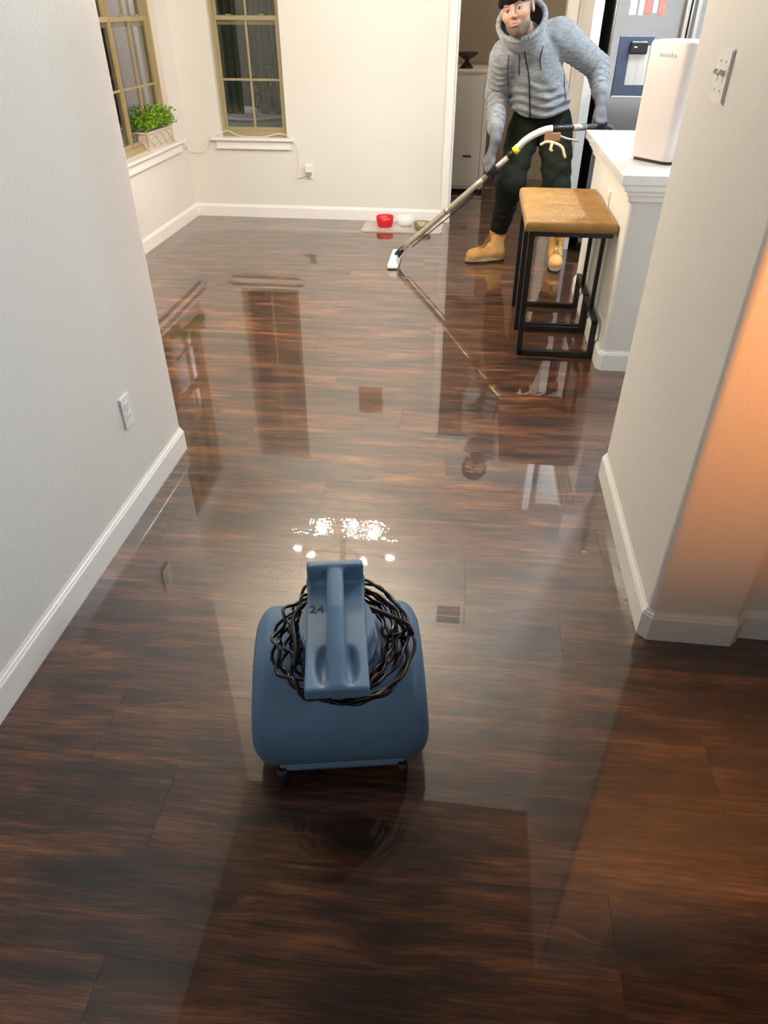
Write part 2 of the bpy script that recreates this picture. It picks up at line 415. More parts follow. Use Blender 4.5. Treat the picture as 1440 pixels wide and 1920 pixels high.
def tube(bm, pts, r, seg=10, closed=False, cap=True):
    pts = [Vector(p) for p in pts]; n = len(pts)
    rs = r if hasattr(r, '__len__') else [r] * n
    T, N = frames(pts, closed); rings = []
    for i in range(n):
        B = T[i].cross(N[i])
        rings.append([bm.verts.new(pts[i] + (N[i] * math.cos(2 * math.pi * k / seg) + B * math.sin(2 * math.pi * k / seg)) * rs[i]) for k in range(seg)])
    for i in range(n if closed else n - 1):
        a, b = rings[i], rings[(i + 1) % n]
        for k in range(seg): bm.faces.new((a[k], a[(k + 1) % seg], b[(k + 1) % seg], b[k]))
    if cap and not closed:
        bm.faces.new(rings[0][::-1]); bm.faces.new(rings[-1])

def TB(pts, r, seg=10, closed=False, name='m'):
    bm = bmesh.new(); tube(bm, pts, r, seg, closed); return mesh_from_bm(bm, name)

def sqtube(bm, a, b, w, h=None, upv=(0, 0, 1)):
    """square bar between two points"""
    a, b = Vector(a), Vector(b); h = h or w
    t = (b - a).normalized(); u = Vector(upv)
    if abs(t.dot(u)) > 0.95: u = Vector((0, 1, 0))
    s = t.cross(u).normalized(); u = s.cross(t)
    c = []
    for p in (a, b):
        c.append([bm.verts.new(p + s * sx * w / 2 + u * sy * h / 2) for sx, sy in ((-1, -1), (1, -1), (1, 1), (-1, 1))])
    fs = [bm.faces.new(c[0][::-1]), bm.faces.new(c[1])]
    for k in range(4): fs.append(bm.faces.new((c[0][k], c[0][(k + 1) % 4], c[1][(k + 1) % 4], c[1][k])))
    return fs

def lathe(bm, prof, cx=0, cy=0, seg=32, cap0=True, cap1=True):
    rings = []
    for r, z in prof:
        rings.append([bm.verts.new((cx + r * math.cos(2 * math.pi * k / seg), cy + r * math.sin(2 * math.pi * k / seg), z)) for k in range(seg)])
    for a, b in zip(rings, rings[1:]):
        for k in range(seg): bm.faces.new((a[k], a[(k + 1) % seg], b[(k + 1) % seg], b[k]))
    if cap0: bm.faces.new(rings[0][::-1])
    if cap1: bm.faces.new(rings[-1])

def LT(prof, cx=0, cy=0, seg=32, cap0=True, cap1=True):
    bm = bmesh.new(); lathe(bm, prof, cx, cy, seg, cap0, cap1); return mesh_from_bm(bm, 'm')

def prism(bm, outline, axis, a, b):
    """extrude a 2-D outline along an axis (0,1,2) from a to b"""
    def P(u, v, w):
        return {0: (w, u, v), 1: (u, w, v), 2: (u, v, w)}[axis]
    A = [bm.verts.new(P(u, v, a)) for u, v in outline]; B = [bm.verts.new(P(u, v, b)) for u, v in outline]
    n = len(outline); fs = [bm.faces.new(A[::-1]), bm.faces.new(B)]
    for k in range(n): fs.append(bm.faces.new((A[k], A[(k + 1) % n], B[(k + 1) % n], B[k])))
    return fs

def PR(outline, axis, a, b, bevel=0, seg=2):
    bm = bmesh.new(); prism(bm, outline, axis, a, b)
    bmesh.ops.recalc_face_normals(bm, faces=bm.faces[:])
    if bevel: bmesh.ops.bevel(bm, geom=[e for e in bm.edges if e.calc_face_angle(0) > 0.6], offset=bevel, segments=seg, affect='EDGES')
    return mesh_from_bm(bm, 'm')

def rrect(x0, x1, y0, y1, r, n=5):
    out = []
    for cx, cy, a0 in ((x1 - r, y1 - r, 0), (x0 + r, y1 - r, 90), (x0 + r, y0 + r, 180), (x1 - r, y0 + r, 270)):
        for k in range(n + 1):
            a = rad(a0 + 90 * k / n); out.append((cx + r * math.cos(a), cy + r * math.sin(a)))
    return out

def smooth_path(pts, n=8):
    pts = [Vector(p) for p in pts]; out = []
    P = [pts[0] * 2 - pts[1]] + pts + [pts[-1] * 2 - pts[-2]]
    for i in range(1, len(P) - 2):
        for k in range(n):
            t = k / n
            out.append(0.5 * ((2 * P[i]) + (P[i + 1] - P[i - 1]) * t + (2 * P[i - 1] - 5 * P[i] + 4 * P[i + 1] - P[i + 2]) * t * t + (3 * P[i] - P[i - 1] - 3 * P[i + 1] + P[i + 2]) * t ** 3))
    out.append(pts[-1]); return out

# signed-distance modelling for organic forms ----------------------------------
def v3(a): return np.array(a, dtype=np.float32)
def cone(p, a, b, ra, rb, rip=0, freq=0, seed=0):
    a, b = v3(a), v3(b); ab = b - a; L = float(np.linalg.norm(ab))
    t = np.clip(((p - a) @ ab) / (L * L), 0, 1)
    q = p - (a + t[..., None] * ab)
    d = np.sqrt((q * q).sum(-1)) - (ra + (rb - ra) * t)
    if rip:
        ang = q[..., 0] * 31 + q[..., 1] * 23
        d = d - rip * (np.sin(t * L * freq + 1.3 * np.sin(ang + seed) + seed) * 0.6 + 0.4 * np.sin(t * L * freq * 1.9 + seed * 2 + ang * 1.3))
    return d
def ell(p, c, r, rot=None):
    q = p - v3(c)
    if rot is not None: q = q @ np.array(rot, dtype=np.float32)
    r = v3(r)
    k = np.sqrt(((q / r) ** 2).sum(-1)); k2 = np.sqrt(((q / (r * r)) ** 2).sum(-1))
    return k * (k - 1) / np.maximum(k2, 1e-6)
def smin(a, b, k):
    h = np.maximum(k - np.abs(a - b), 0) / k
    return np.minimum(a, b) - h * h * k * 0.25
def smax(a, b, k): return -smin(-a, -b, k)

def surface(f, xs, ys, zs):
    X, Y, Z = [np.asarray(a, dtype=np.float32) for a in (xs, ys, zs)]
    P = np.stack(np.meshgrid(X, Y, Z, indexing='ij'), -1)
    V = f(P).astype(np.float32); ins = V < 0
    n = V.shape; cs = (n[0] - 1, n[1] - 1, n[2] - 1)
    acc = np.zeros(cs + (3,), np.float32); cnt = np.zeros(cs, np.float32); quads = []
    for ax in range(3):
        sl0 = [slice(None)] * 3; sl1 = [slice(None)] * 3; sl0[ax] = slice(0, -1); sl1[ax] = slice(1, None)
        a, b = V[tuple(sl0)], V[tuple(sl1)]
        idx = np.argwhere(ins[tuple(sl0)] != ins[tuple(sl1)])
        if len(idx) == 0: continue
        va = a[tuple(idx.T)]; vb = b[tuple(idx.T)]; t = va / (va - vb)
        pa = P[tuple(sl0)][tuple(idx.T)]; pb = P[tuple(sl1)][tuple(idx.T)]
        pos = pa + (pb - pa) * t[:, None]
        o1, o2 = [(1, 2), (2, 0), (0, 1)][ax]
        cells = []
        for d1, d2 in ((0, 0), (-1, 0), (-1, -1), (0, -1)):
            c = idx.copy(); c[:, o1] += d1; c[:, o2] += d2; cells.append(c)
        ok = np.ones(len(idx), bool)
        for c in cells: ok &= ((c >= 0) & (c < np.array(cs))).all(1)
        for c in cells:
            cc = c[ok]; np.add.at(acc, tuple(cc.T), pos[ok]); np.add.at(cnt, tuple(cc.T), 1)
        q = np.stack([np.ravel_multi_index(tuple(c[ok].T), cs) for c in cells], 1)
        fl = (va < 0)[ok]; q[~fl] = q[~fl][:, ::-1]; quads.append(q)
    Q = np.concatenate(quads); used = np.unique(Q); remap = np.full(cs[0] * cs[1] * cs[2], -1, np.int64); remap[used] = np.arange(len(used))
    ver = (acc.reshape(-1, 3)[used] / cnt.reshape(-1)[used][:, None])
    me = bpy.data.meshes.new('m')
    me.from_pydata(ver.tolist(), [], remap[Q].tolist()); me.update()
    return me
def grid(lo, hi, h): return [np.arange(lo[i], hi[i] + h, h) for i in range(3)]

# ------------------------------------------------------------------ setting
XL, XN, YB, XR, YRn, YRf = -1.1335, -2.418, 6.303, 0.588, 1.521, 2.408
CZ = 2.74
def structure(name, me, mat, parent=None, **kw):
    o = link(name, me, mat, parent, **kw)
    if parent is None: o['kind'] = 'structure'
    return o
floor = structure('floor', BX(-2.8, 3.6, -1.6, 8.7, -0.06, -0.0105), M['subfloor'])
# planks run across the hall, each one a board of its own
PW = 0.2127; PL = 1.52; ang = rad(1.2)
bm = bmesh.new(); g = 0.0002
box(bm, -PL / 2 + g, PL / 2 - g, -PW / 2 + g * 0.1, PW / 2 - g * 0.1, -0.0105, 0.0, 0)
bmesh.ops.bevel(bm, geom=[e for e in bm.edges if all(v.co.z > -0.001 for v in e.verts)], offset=0.00022, segments=1, affect='EDGES')
plank_me = mesh_from_bm(bm, 'plank'); plank_me.materials.append(M['floor'])
known = {0: 0.40, 1: -0.60, 2: 0.70, 5: 0.10}
ca, sa = math.cos(ang), math.sin(ang)
rr = random.Random(11); off = 0.0
fi = floor.matrix_basis.inverted()
for row in range(-4, 38):
    yc = 0.529 + PW * (row + 0.5)
    off = known.get(row, (off + 0.43 + 0.3 * rr.random()) % PL)
    x = off + PL / 2 - 3 * PL
    while x - PL / 2 < 3.1:
        if x + PL / 2 > -2.5 and not (yc < 2.2 and (x - PL / 2 > 1.75 or x + PL / 2 < -1.15)) and not (yc > 6.5 and x + PL / 2 < -0.9) and not (yc > 6.5 and x - PL / 2 > 1.6) and not (yc < 0.2 and abs(x) > 1.9):
            o = bpy.data.objects.new('plank', plank_me); COL.objects.link(o); o.parent = floor
            o.matrix_basis = fi @ Matrix.Translation((x * ca - yc * sa, x * sa + yc * ca, 0)) @ Matrix.Rotation(ang, 4, 'Z')
        x += PL
structure('ceiling', BX(-2.8, 3.6, -1.6, 8.7, CZ, CZ + 0.1), M['ceil'])
structure('ceiling_hall', BX(-1.26, 3.3, -1.5, YRf, 2.44, CZ), wall_paint('shaded_hall_ceiling', lin(0.20, 0.17, 0.15)))  # dropped hall ceiling; its dark colour stands in for shade in floor reflections

def wall_boxes(boxes, bevel=0):
    bm = bmesh.new()
    for b in boxes: box(bm, *b)
    return mesh_from_bm(bm, 'wall')
def bull_wall(x0, x1, y0, y1, r, z1=CZ, corners=(1, 1, 1, 1)):
    """rounded plaster corners: order (x1y1, x0y1, x0y0, x1y0)"""
    out = []
    for (cx, cy, a0), c in zip(((x1, y1, 0), (x0, y1, 90), (x0, y0, 180), (x1, y0, 270)), corners):
        if not c: out.append((cx, cy)); continue
        ox = cx - r if cx == x1 else cx + r; oy = cy - r if cy == y1 else cy + r
        for k in range(7):
            a = rad(a0 + 15 * k); out.append((ox + r * math.cos(a), oy + r * math.sin(a)))
    bm = bmesh.new(); prism(bm, out, 2, 0, z1); me = mesh_from_bm(bm, 'wall')
    return me
structure('wall_left', bull_wall(XL - 0.125, XL, -1.5, YRf, 0.02, corners=(1, 0, 0, 0)), M['wall'])
structure('wall_nook_near', BX(XN - 0.12, XL - 0.125, YRf - 0.12, YRf, 0, CZ), M['wall'])
# nook side wall with its window hole
W1 = (4.72, 6.03, 0.62, 2.47); W2 = (-2.112, -1.556, 0.62, 2.47)
xo = XN - 0.15
structure('wall_nook_left', wall_boxes([(xo, XN, YRf - 0.12, W1[0], 0, CZ), (xo, XN, W1[1], YB + 0.15, 0, CZ), (xo, XN, W1[0], W1[1], 0, W1[2]), (xo, XN, W1[0], W1[1], W1[3], CZ)]), M['wall'])
DX0, DX1, DZ = -0.20, 0.60, 2.11
structure('wall_back', wall_boxes([(XN, W2[0], YB, YB + 0.15, 0, CZ), (W2[1], DX0, YB, YB + 0.15, 0, CZ), (W2[0], W2[1], YB, YB + 0.15, 0, W2[2]), (W2[0], W2[1], YB, YB + 0.15, W2[3], CZ),
    (DX0, DX1, YB, YB + 0.15, DZ, CZ), (DX1, 3.3, YB, YB + 0.15, 0, CZ)]), M['wall'])
structure('wall_right', bull_wall(XR, 0.845, YRn, YRf, 0.022, corners=(0, 1, 1, 1)), M['wall'])
structure('wall_right_recess', BX(0.845, 3.3, 1.56, YRf, 0, CZ), M['wall'])
structure('wall_kitchen_right', BX(3.2, 3.32, YRf, YB, 0, CZ), M['wall'])
structure('wall_hall_rear', BX(XL, 3.3, -1.5, -1.4, 0, CZ), M['wall'])
structure('wall_hall_right', BX(3.2, 3.3, -1.4, 1.56, 0, CZ), M['wall'])
structure('wall_laundry_back', BX(-1.5, 2.6, 8.25, 8.35, 0, CZ), M['laundry'])
structure('wall_laundry_left', BX(-1.05, -0.95, YB + 0.15, 8.25, 0, CZ), M['laundry'])
structure('wall_laundry_right', BX(1.6, 1.7, YB + 0.15, 8.25, 0, CZ), M['laundry'])
# kitchen peninsula half wall
def pen_wall():
    r = 0.022; x0, x1, y0, y1 = 0.70, 1.95, 3.413, 4.65
    out = [(x1, y1)]
    for (cx, cy, a0) in ((x0, y1, 90), (x0, y0, 180)):
        ox = cx + r; oy = cy - r if cy == y1 else cy + r
        for k in range(7):
            a = rad(a0 + 15 * k); out.append((ox + r * math.cos(a), oy + r * math.sin(a)))
    out.append((x1, y0))
    bm = bmesh.new(); prism(bm, out, 2, 0, 0.80); return mesh_from_bm(bm, 'w')
structure('wall_peninsula', pen_wall(), M['wall'])

# baseboards: a moulded profile swept along the wall foot
PROF = [(0.0, 0.0), (0.0, 0.078), (0.0008, 0.0835), (0.004, 0.087), (0.0045, 0.092), (0.0095, 0.096), (0.0105, 0.1018), (0.014, 0.1018)]
def baseboard(name, path, parent=None):
    """path: wall-line points; the room lies to the left of the direction of travel"""
    T = 0.014; pts = [Vector((x, y)) for x, y in path]; n = len(pts); bm = bmesh.new(); rings = []
    for i in range(n):
        d0 = (pts[i] - pts[i - 1]).normalized() if i > 0 else None
        d1 = (pts[i + 1] - pts[i]).normalized() if i < n - 1 else None
        nn = []
        for d in (d0, d1):
            if d is not None: nn.append(Vector((-d.y, d.x)))
        if len(nn) == 2:
            m = (nn[0] + nn[1]).normalized(); s = 1 / max(0.3, m.dot(nn[0]))
        else: m = nn[0]; s = 1
        ring = [bm.verts.new((pts[i].x + m.x * s * (T - t), pts[i].y + m.y * s * (T - t), z)) for t, z in PROF]
        ring.append(bm.verts.new((pts[i].x, pts[i].y, 0)))
        rings.append(ring)
    for a, b in zip(rings, rings[1:]):
        k = len(a)
        for j in range(k): bm.faces.new((a[j], a[(j + 1) % k], b[(j + 1) % k], b[j]))
    bm.faces.new(rings[0][::-1]); bm.faces.new(rings[-1])
    return structure(name, mesh_from_bm(bm, name), M['trim'])
c = 0.016
baseboard('baseboard_left', [(XL - 0.9, YRf), (XL - c, YRf), (XL, YRf - c), (XL, -1.4)])
baseboard('baseboard_nook_left', [(XN, YB - 0.014), (XN, YRf)])
baseboard('baseboard_back', [(DX0 - 0.064, YB), (XN, YB)])
baseboard('baseboard_right', [(3.2, 1.56), (0.845, 1.56), (0.845, YRn + c), (0.845 - c, YRn), (XR + c, YRn), (XR, YRn + c), (XR, YRf - c), (XR + c, YRf), (1.6, YRf)])
baseboard('baseboard_peninsula', [(1.9, 3.413), (0.70 + c, 3.413), (0.70, 3.413 + c), (0.70, 4.65 - c), (0.70 + c, 4.65), (1.6, 4.65)])
# cased opening to the laundry
structure('trim_1', wall_boxes([(DX0 - 0.064, DX0, YB - 0.016, YB, 0, DZ + 0.064, 0.004), (DX1, DX1 + 0.064, YB - 0.016, YB, 0, DZ + 0.064, 0.004), (DX0, DX1, YB - 0.016, YB, DZ, DZ + 0.064, 0.004),
    (DX0 - 0.002, DX0 + 0.014, YB, YB + 0.15, 0, DZ), (DX1 - 0.014, DX1 + 0.002, YB, YB + 0.15, 0, DZ), (DX0, DX1, YB, YB + 0.15, DZ - 0.014, DZ)]), M['trim'])

# ------------------------------------------------------------------ windows
def window(name, x0, x1, z0, z1, halves, y, to_world):
    """built in a local frame: x along the wall, y into the wall, z up; halves = [(x0,x1)] sashes side by side"""
    MW = to_world
    def add(pname, bm, mat, parent):
        bmesh.ops.transform(bm, matrix=MW, verts=bm.verts[:])
        me = mesh_from_bm(bm, pname)
        return structure(pname, me, mat, parent) if parent else structure(pname, me, mat)
    zm0, zm1 = 1.385, 1.445
    bm = bmesh.new(); fwid = 0.026
    box(bm, x0, x1, y - 0.02, y + 0.05, z0, z0 + 0.045, 0.003); box(bm, x0, x1, y - 0.02, y + 0.05, z1 - fwid, z1, 0.003)
    box(bm, x0, x0 + fwid, y - 0.02, y + 0.05, z0 + 0.045, z1 - fwid, 0.0); box(bm, x1 - fwid, x1, y - 0.02, y + 0.05, z0 + 0.045, z1 - fwid, 0.0)
    for a, b in zip(halves, halves[1:]): box(bm, a[1], b[0], y - 0.012, y + 0.05, z0, z1, 0.003)
    root = add(name, bm, M['tan'], None)
    for (a, b) in halves:
        # lower sash sits in front of the upper one
        for (s0, s1, yy, zc) in ((z0 + 0.04, zm1, y, 1.025), (zm0, z1 - 0.02, y + 0.0245, 1.92)):
            bm = bmesh.new(); t = 0.024
            box(bm, a, b, yy, yy + 0.024, s0, s0 + 0.03, 0.002); box(bm, a, b, yy, yy + 0.024, s1 - 0.03, s1, 0.002)
            ta = t if a == halves[0][0] else 0.010; tb = t if b == halves[-1][1] else 0.010
            box(bm, a, a + ta, yy, yy + 0.024, s0 + 0.03, s1 - 0.03, 0.0); box(bm, b - tb, b, yy, yy + 0.024, s0 + 0.03, s1 - 0.03, 0.0)
            add('sash', bm, M['tan'], root)
            bm = bmesh.new(); box(bm, (a + b) / 2 - 0.008, (a + b) / 2 + 0.008, yy + 0.002, yy + 0.016, s0 + 0.03, s1 - 0.03, 0.001); add('muntin', bm, M['tan'], root)
            bm = bmesh.new(); box(bm, a + ta, b - tb, yy + 0.003, yy + 0.015, zc - 0.008, zc + 0.008, 0.001); add('muntin', bm, M['tan'], root)
            bm = bmesh.new(); box(bm, a + ta - 0.003, b - tb + 0.003, yy + 0.016, yy + 0.020, s0 + 0.028, s1 - 0.028); add('pane', bm, M['glass'], root)
    for xx in ((halves[-1][0] + halves[-1][1]) / 2 - 0.13, (halves[-1][0] + halves[-1][1]) / 2 + 0.13):
        bm = bmesh.new(); box(bm, xx - 0.02, xx + 0.02, y - 0.012, y + 0.006, zm1, zm1 + 0.008, 0.002); add('sash_latch', bm, M['tan'], root)
    return root
# back wall window: local x -> world x, local y -> world y
window('window_2', W2[0] - 0.002, W2[1] + 0.002, 0.62, 2.472, [(W2[0] + 0.022, W2[1] - 0.022)], 0.062, Matrix.Translation((0, YB, 0)))
# side window: local x -> world y, local y -> world -x
MW1 = Matrix(((0, -1, 0, XN), (1, 0, 0, 0), (0, 0, 1, 0), (0, 0, 0, 1)))
window('window_1', W1[0] - 0.002, W1[1] + 0.002, 0.62, 2.472, [(W1[0] + 0.022, 5.372), (5.376, W1[1] - 0.022)], 0.062, MW1)
# sills: stool board with apron
def sill(name, pts_box, apron):
    bm = bmesh.new(); box(bm, *pts_box, 0.004); box(bm, *apron[0], 0.003)
    for a in apron[1:]: box(bm, *a, 0.003)
    return structure(name, mesh_from_bm(bm, name), M['trim'])
sill('trim_2', (W2[0] - 0.085, W2[1] + 0.055, YB - 0.045, YB + 0.062, 0.600, 0.622), [(W2[0] - 0.05, W2[1] + 0.03, YB - 0.017, YB, 0.548, 0.600), (W2[0] - 0.05, W2[1] + 0.03, YB - 0.026, YB, 0.536, 0.552)])
sill('trim_3', (XN - 0.062, XN + 0.045, W1[0] - 0.06, W1[1] + 0.15, 0.600, 0.622), [(XN, XN + 0.017, W1[0] - 0.03, W1[1] + 0.10, 0.548, 0.600), (XN, XN + 0.026, W1[0] - 0.03, W1[1] + 0.10, 0.536, 0.552)])

# ------------------------------------------------------------------ outside the windows
def drape(name, x0, x1, y, z0, z1, mat, label, waves=4, lean=0.0):
    bm = bmesh.new(); n = 40; rows = 8; T = 0.012
    fr = []; bk = []
    for j in range(rows + 1):
        z = z0 + (z1 - z0) * j / rows; rowf = []; rowb = []
        for i in range(n + 1):
            u = i / n; x = x0 + (x1 - x0) * u + lean * (j / rows - 1)
            yy = y + 0.035 * math.sin(u * waves * 2 * math.pi + 0.4 * j / rows)
            rowf.append(bm.verts.new((x, yy, z))); rowb.append(bm.verts.new((x, yy + T, z)))
        fr.append(rowf); bk.append(rowb)
    for G, fl in ((fr, 0), (bk, 1)):
        for j in range(rows):
            for i in range(n):
                q = (G[j][i], G[j][i + 1], G[j + 1][i + 1], G[j + 1][i]); bm.faces.new(q if not fl else q[::-1])
    for j in range(rows):
        bm.faces.new((fr[j][0], fr[j + 1][0], bk[j + 1][0], bk[j][0])); bm.faces.new((fr[j][n], bk[j][n], bk[j + 1][n], fr[j + 1][n]))
    for i in range(n):
        bm.faces.new((fr[0][i], bk[0][i], bk[0][i + 1], fr[0][i + 1])); bm.faces.new((fr[rows][i], fr[rows][i + 1], bk[rows][i + 1], bk[rows][i]))
    return tag(link(name, mesh_from_bm(bm, name), mat, smooth=True), label, 'drape', 'drapes hanging outside the back window')
structure('trim_4', BX(-16, -2.95, -1, 24, -0.12, -0.1), M['patio'])
structure('trim_5', BX(-2.95, -1.1, YB + 0.16, 24, -0.12, -0.1), M['patio'])
YD = 8.9
drape('outdoor_drape', -2.875, -2.735, YD, 0.5, 4.3, M['drape1'], 'wide grey-green drape seen through left half of the back window', 2, 0.02)
drape('outdoor_drape', -2.725, -2.655, YD + 0.02, 0.5, 4.3, M['drape2'], 'saturated green drape seen through back window beside the central bar', 1, 0.03)
drape('outdoor_drape', -2.505, -2.415, YD + 0.02, 0.5, 4.3, M['drape3'], 'olive drape just right of central bar in back window', 1, -0.02)
drape('outdoor_drape', -2.405, -2.25, YD, 0.5, 4.3, M['drape1'], 'rightmost pale grey-green drape seen through the back window', 2, -0.10)
structure('trim_6', BX(-6.0, -0.9, 10.6, 10.8, -0.1, 5.2), simple('dark_green_fence_paint', lin(0.03, 0.04, 0.03), 0.8, var=0.3))
# raised patio bed edged by a curved pale kerb, shrub behind
def kerb():
    pts = [Vector((-2.47 + 0.40 * math.cos(a), 8.80 + 0.62 * math.sin(a), 0.515)) for a in [rad(195 + 150 * i / 30) for i in range(31)]]
    bm = bmesh.new(); tube(bm, pts, 0.018, 8); return mesh_from_bm(bm, 'k')
tag(link('garden_kerb', kerb(), M['paleboard'], smooth=True), 'curved pale kerb on patio outside the back window', 'kerb')
structure('trim_7', BX(-3.6, -1.4, 7.5, 9.6, -0.1, 0.50), M['patio'])
def bush(name, c, r, n, leafsize, label, seed, mat):
    rnd = random.Random(seed); bm = bmesh.new()
    for _ in range(n):
        d = Vector((rnd.gauss(0, 1), rnd.gauss(0, 1), rnd.gauss(0, 1))).normalized() * (rnd.random() ** 0.4)
        p = Vector((c[0] + d.x * r[0], c[1] + d.y * r[1], c[2] + d.z * r[2]))
        a = Vector((rnd.gauss(0, 1), rnd.gauss(0, 1), rnd.gauss(0, 1))).normalized(); b = a.orthogonal().normalized()
        s = leafsize * rnd.uniform(0.6, 1.2)
        q = [bm.verts.new(p + a * s), bm.verts.new(p + b * s * 0.45), bm.verts.new(p - a * s), bm.verts.new(p - b * s * 0.45)]
        bm.faces.new(q)
    me = mesh_from_bm(bm, name)
    return tag(link(name, me, mat), label, 'shrub')
bush('shrub', (-2.46, 9.15, 0.72), (0.24, 0.12, 0.24), 700, 0.035, 'dark green shrub behind kerb, seen low through the back window', 3, simple('dark_shrub_leaf', lin(0.03, 0.10, 0.02), 0.6, var=0.5, vscale=20))
# neighbour's wall beyond the side window
nb = thing('neighbour_wall', 'mauve stucco wall of next house with pale upright boards, seen through side window', 'wall', (-3.75, 10.0, -0.1))
link('stucco_panel', BX(-3.85, -3.75, 8.0, 13.0, -0.1, 3.4), M['mauve'], nb)
for y0 in (8.02, 8.62, 9.3):
    link('upright_board', BX(-3.75, -3.72, y0, y0 + 0.09, -0.1, 3.4, 0.004), M['paleboard'], nb)

# ------------------------------------------------------------------ ceiling things
def ceiling_vent():
    x0, x1, y0, y1 = -0.085, 0.175, 4.20, 4.52
    t = thing('ceiling_vent', 'white metal air vent set flush in the dining nook ceiling', 'vent', ((x0 + x1) / 2, (y0 + y1) / 2, CZ - 0.012))
    bm = bmesh.new(); z0, z1 = CZ - 0.010, CZ; f = 0.032
    box(bm, x0, x1, y0, y0 + f, z0, z1, 0.003); box(bm, x0, x1, y1 - f * 2.2, y1, z0, z1, 0.003)
    box(bm, x0, x0 + f, y0 + f, y1 - f * 2.2, z0, z1, 0.0); box(bm, x1 - f, x1, y0 + f, y1 - f * 2.2, z0, z1, 0.0)
    link('frame', mesh_from_bm(bm, 'f'), M['trim'], t)
    link('backing', BX(x0 + f, x1 - f, y0 + f, y1 - f * 2.2, CZ - 0.002, CZ - 0.0005), M['dark'], t)
    ym = y0 + f + 0.09
    link('crossbar', BX(x0 + f, x1 - f, ym - 0.004, ym + 0.004, z0, z1 - 0.002), M['trim'], t)
    n = 16
    sm = None
    for i in range(n):
        x = x0 + f + 0.012 + (x1 - x0 - 2 * f - 0.024) * i / (n - 1)
        if sm is None:
            bm = bmesh.new(); box(bm, -0.001, 0.001, y0 + f, y1 - f * 2.2, -0.004, 0.004, 0, 2, Matrix.Rotation(0.6, 4, 'Y')); sm = mesh_from_bm(bm, 's'); sm.materials.append(M['trim'])
        o = bpy.data.objects.new('slat', sm); COL.objects.link(o); o.parent = t
        o.matrix_basis = t.matrix_basis.inverted() @ Matrix.Translation((x, 0, CZ - 0.006))
ceiling_vent()

def downlight(x, y, label, CZ=CZ):
    t = thing('recessed_downlight', label, 'light', (x, y, CZ - 0.02), group='recessed kitchen ceiling lights' if y > 2 else None)
    link('trim_ring', LT([(0.085, CZ - 0.006), (0.10, CZ - 0.004), (0.10, CZ - 0.0002), (0.082, CZ - 0.0002)], x, y, cap0=False, cap1=False), M['trim'], t, smooth=True)
    link('lens', LT([(0.084, CZ - 0.005), (0.084, CZ - 0.001)], x, y), M['diffuser'], t)
downlight(1.25, 3.0, 'round recessed ceiling light in front of the kitchen peninsula')
downlight(1.35, 4.35, 'round recessed ceiling light above the kitchen peninsula')
downlight(2.3, 4.6, 'round recessed ceiling light deepest inside the kitchen')
downlight(0.1, -1.05, 'round recessed ceiling light above the hallway', 2.44)

def chandelier():
    cx, cy = -0.80, 4.07
    t = thing('chandelier', 'brass sputnik chandelier with crossing rods and lit candle bulbs over nook', 'chandelier', (cx, cy, 1.74))
    link('stem', LT([(0.008, 1.755), (0.021, 1.762), (0.021, 1.97), (0.009, 1.985)], cx, cy, 20), M['brass'], t, smooth=True)
    for s in (-1, 1): link('hanging_rod', TB([(cx + s * 0.012, cy, 1.98), (cx + s * 0.03, cy, 2.20), (cx + s * 0.004, cy, 2.70)], 0.0048, 8), M['brass'], t)
    link('ceiling_rose', LT([(0.012, CZ - 0.05), (0.06, CZ - 0.03), (0.065, CZ - 0.001)], cx, cy, 24), M['brass'], t, smooth=True)
    rods = [((-1.166, 4.097), (-0.437, 4.067), 1.92), ((-1.013, 3.903), (-0.586, 4.236), 1.81), ((-0.610, 3.877), (-0.984, 4.237), 1.81), ((-0.775, 4.36), (-0.825, 3.78), 1.88)]
    for A, B, z in rods:
        a, b = Vector((*A, z)), Vector((*B, z)); d = (b - a).normalized()
        rod = link('arm', TB([a + d * 0.055, b - d * 0.055], 0.0065, 8), M['brass'], t)
        for e, s in ((a, 1), (b, -1)):
            link('socket', TB([e + d * s * 0.03, e + d * s * 0.085], 0.0115, 12), M['brass'], rod)
            bm = bmesh.new()
            prof = [(0.006, 0.0), (0.012, 0.006), (0.0165, 0.018), (0.0165, 0.030), (0.012, 0.045), (0.005, 0.060), (0.001, 0.066)]
            lathe(bm, prof, 0, 0, 12)
            q = (-d * s).to_track_quat('Z', 'Y').to_matrix().to_4x4()
            bmesh.ops.transform(bm, matrix=Matrix.Translation(e + d * s * 0.032) @ q, verts=bm.verts[:])
            link('bulb', mesh_from_bm(bm, 'b'), M['bulb'], t, smooth=True)
chandelier()

# small hanging sign on the back wall (seen mirrored in the wet floor)
t = thing('hanging_sign', 'small brown wooden sign hung by a cord high on nook back wall', 'sign', (-0.88, YB - 0.02, 1.60))
link('board', BX(-1.0, -0.77, YB - 0.018, YB - 0.004, 1.60, 1.87, 0.003), M['signwood'], t)
link('ledge', BX(-1.0, -0.755, YB - 0.030, YB - 0.004, 1.745, 1.765, 0.002), M['signwood'], t)
link('hanging_cord', TB([(-0.96, YB - 0.012, 1.865), (-0.88, YB - 0.008, 1.955), (-0.80, YB - 0.012, 1.865)], 0.002, 6), M['wicker'], t)

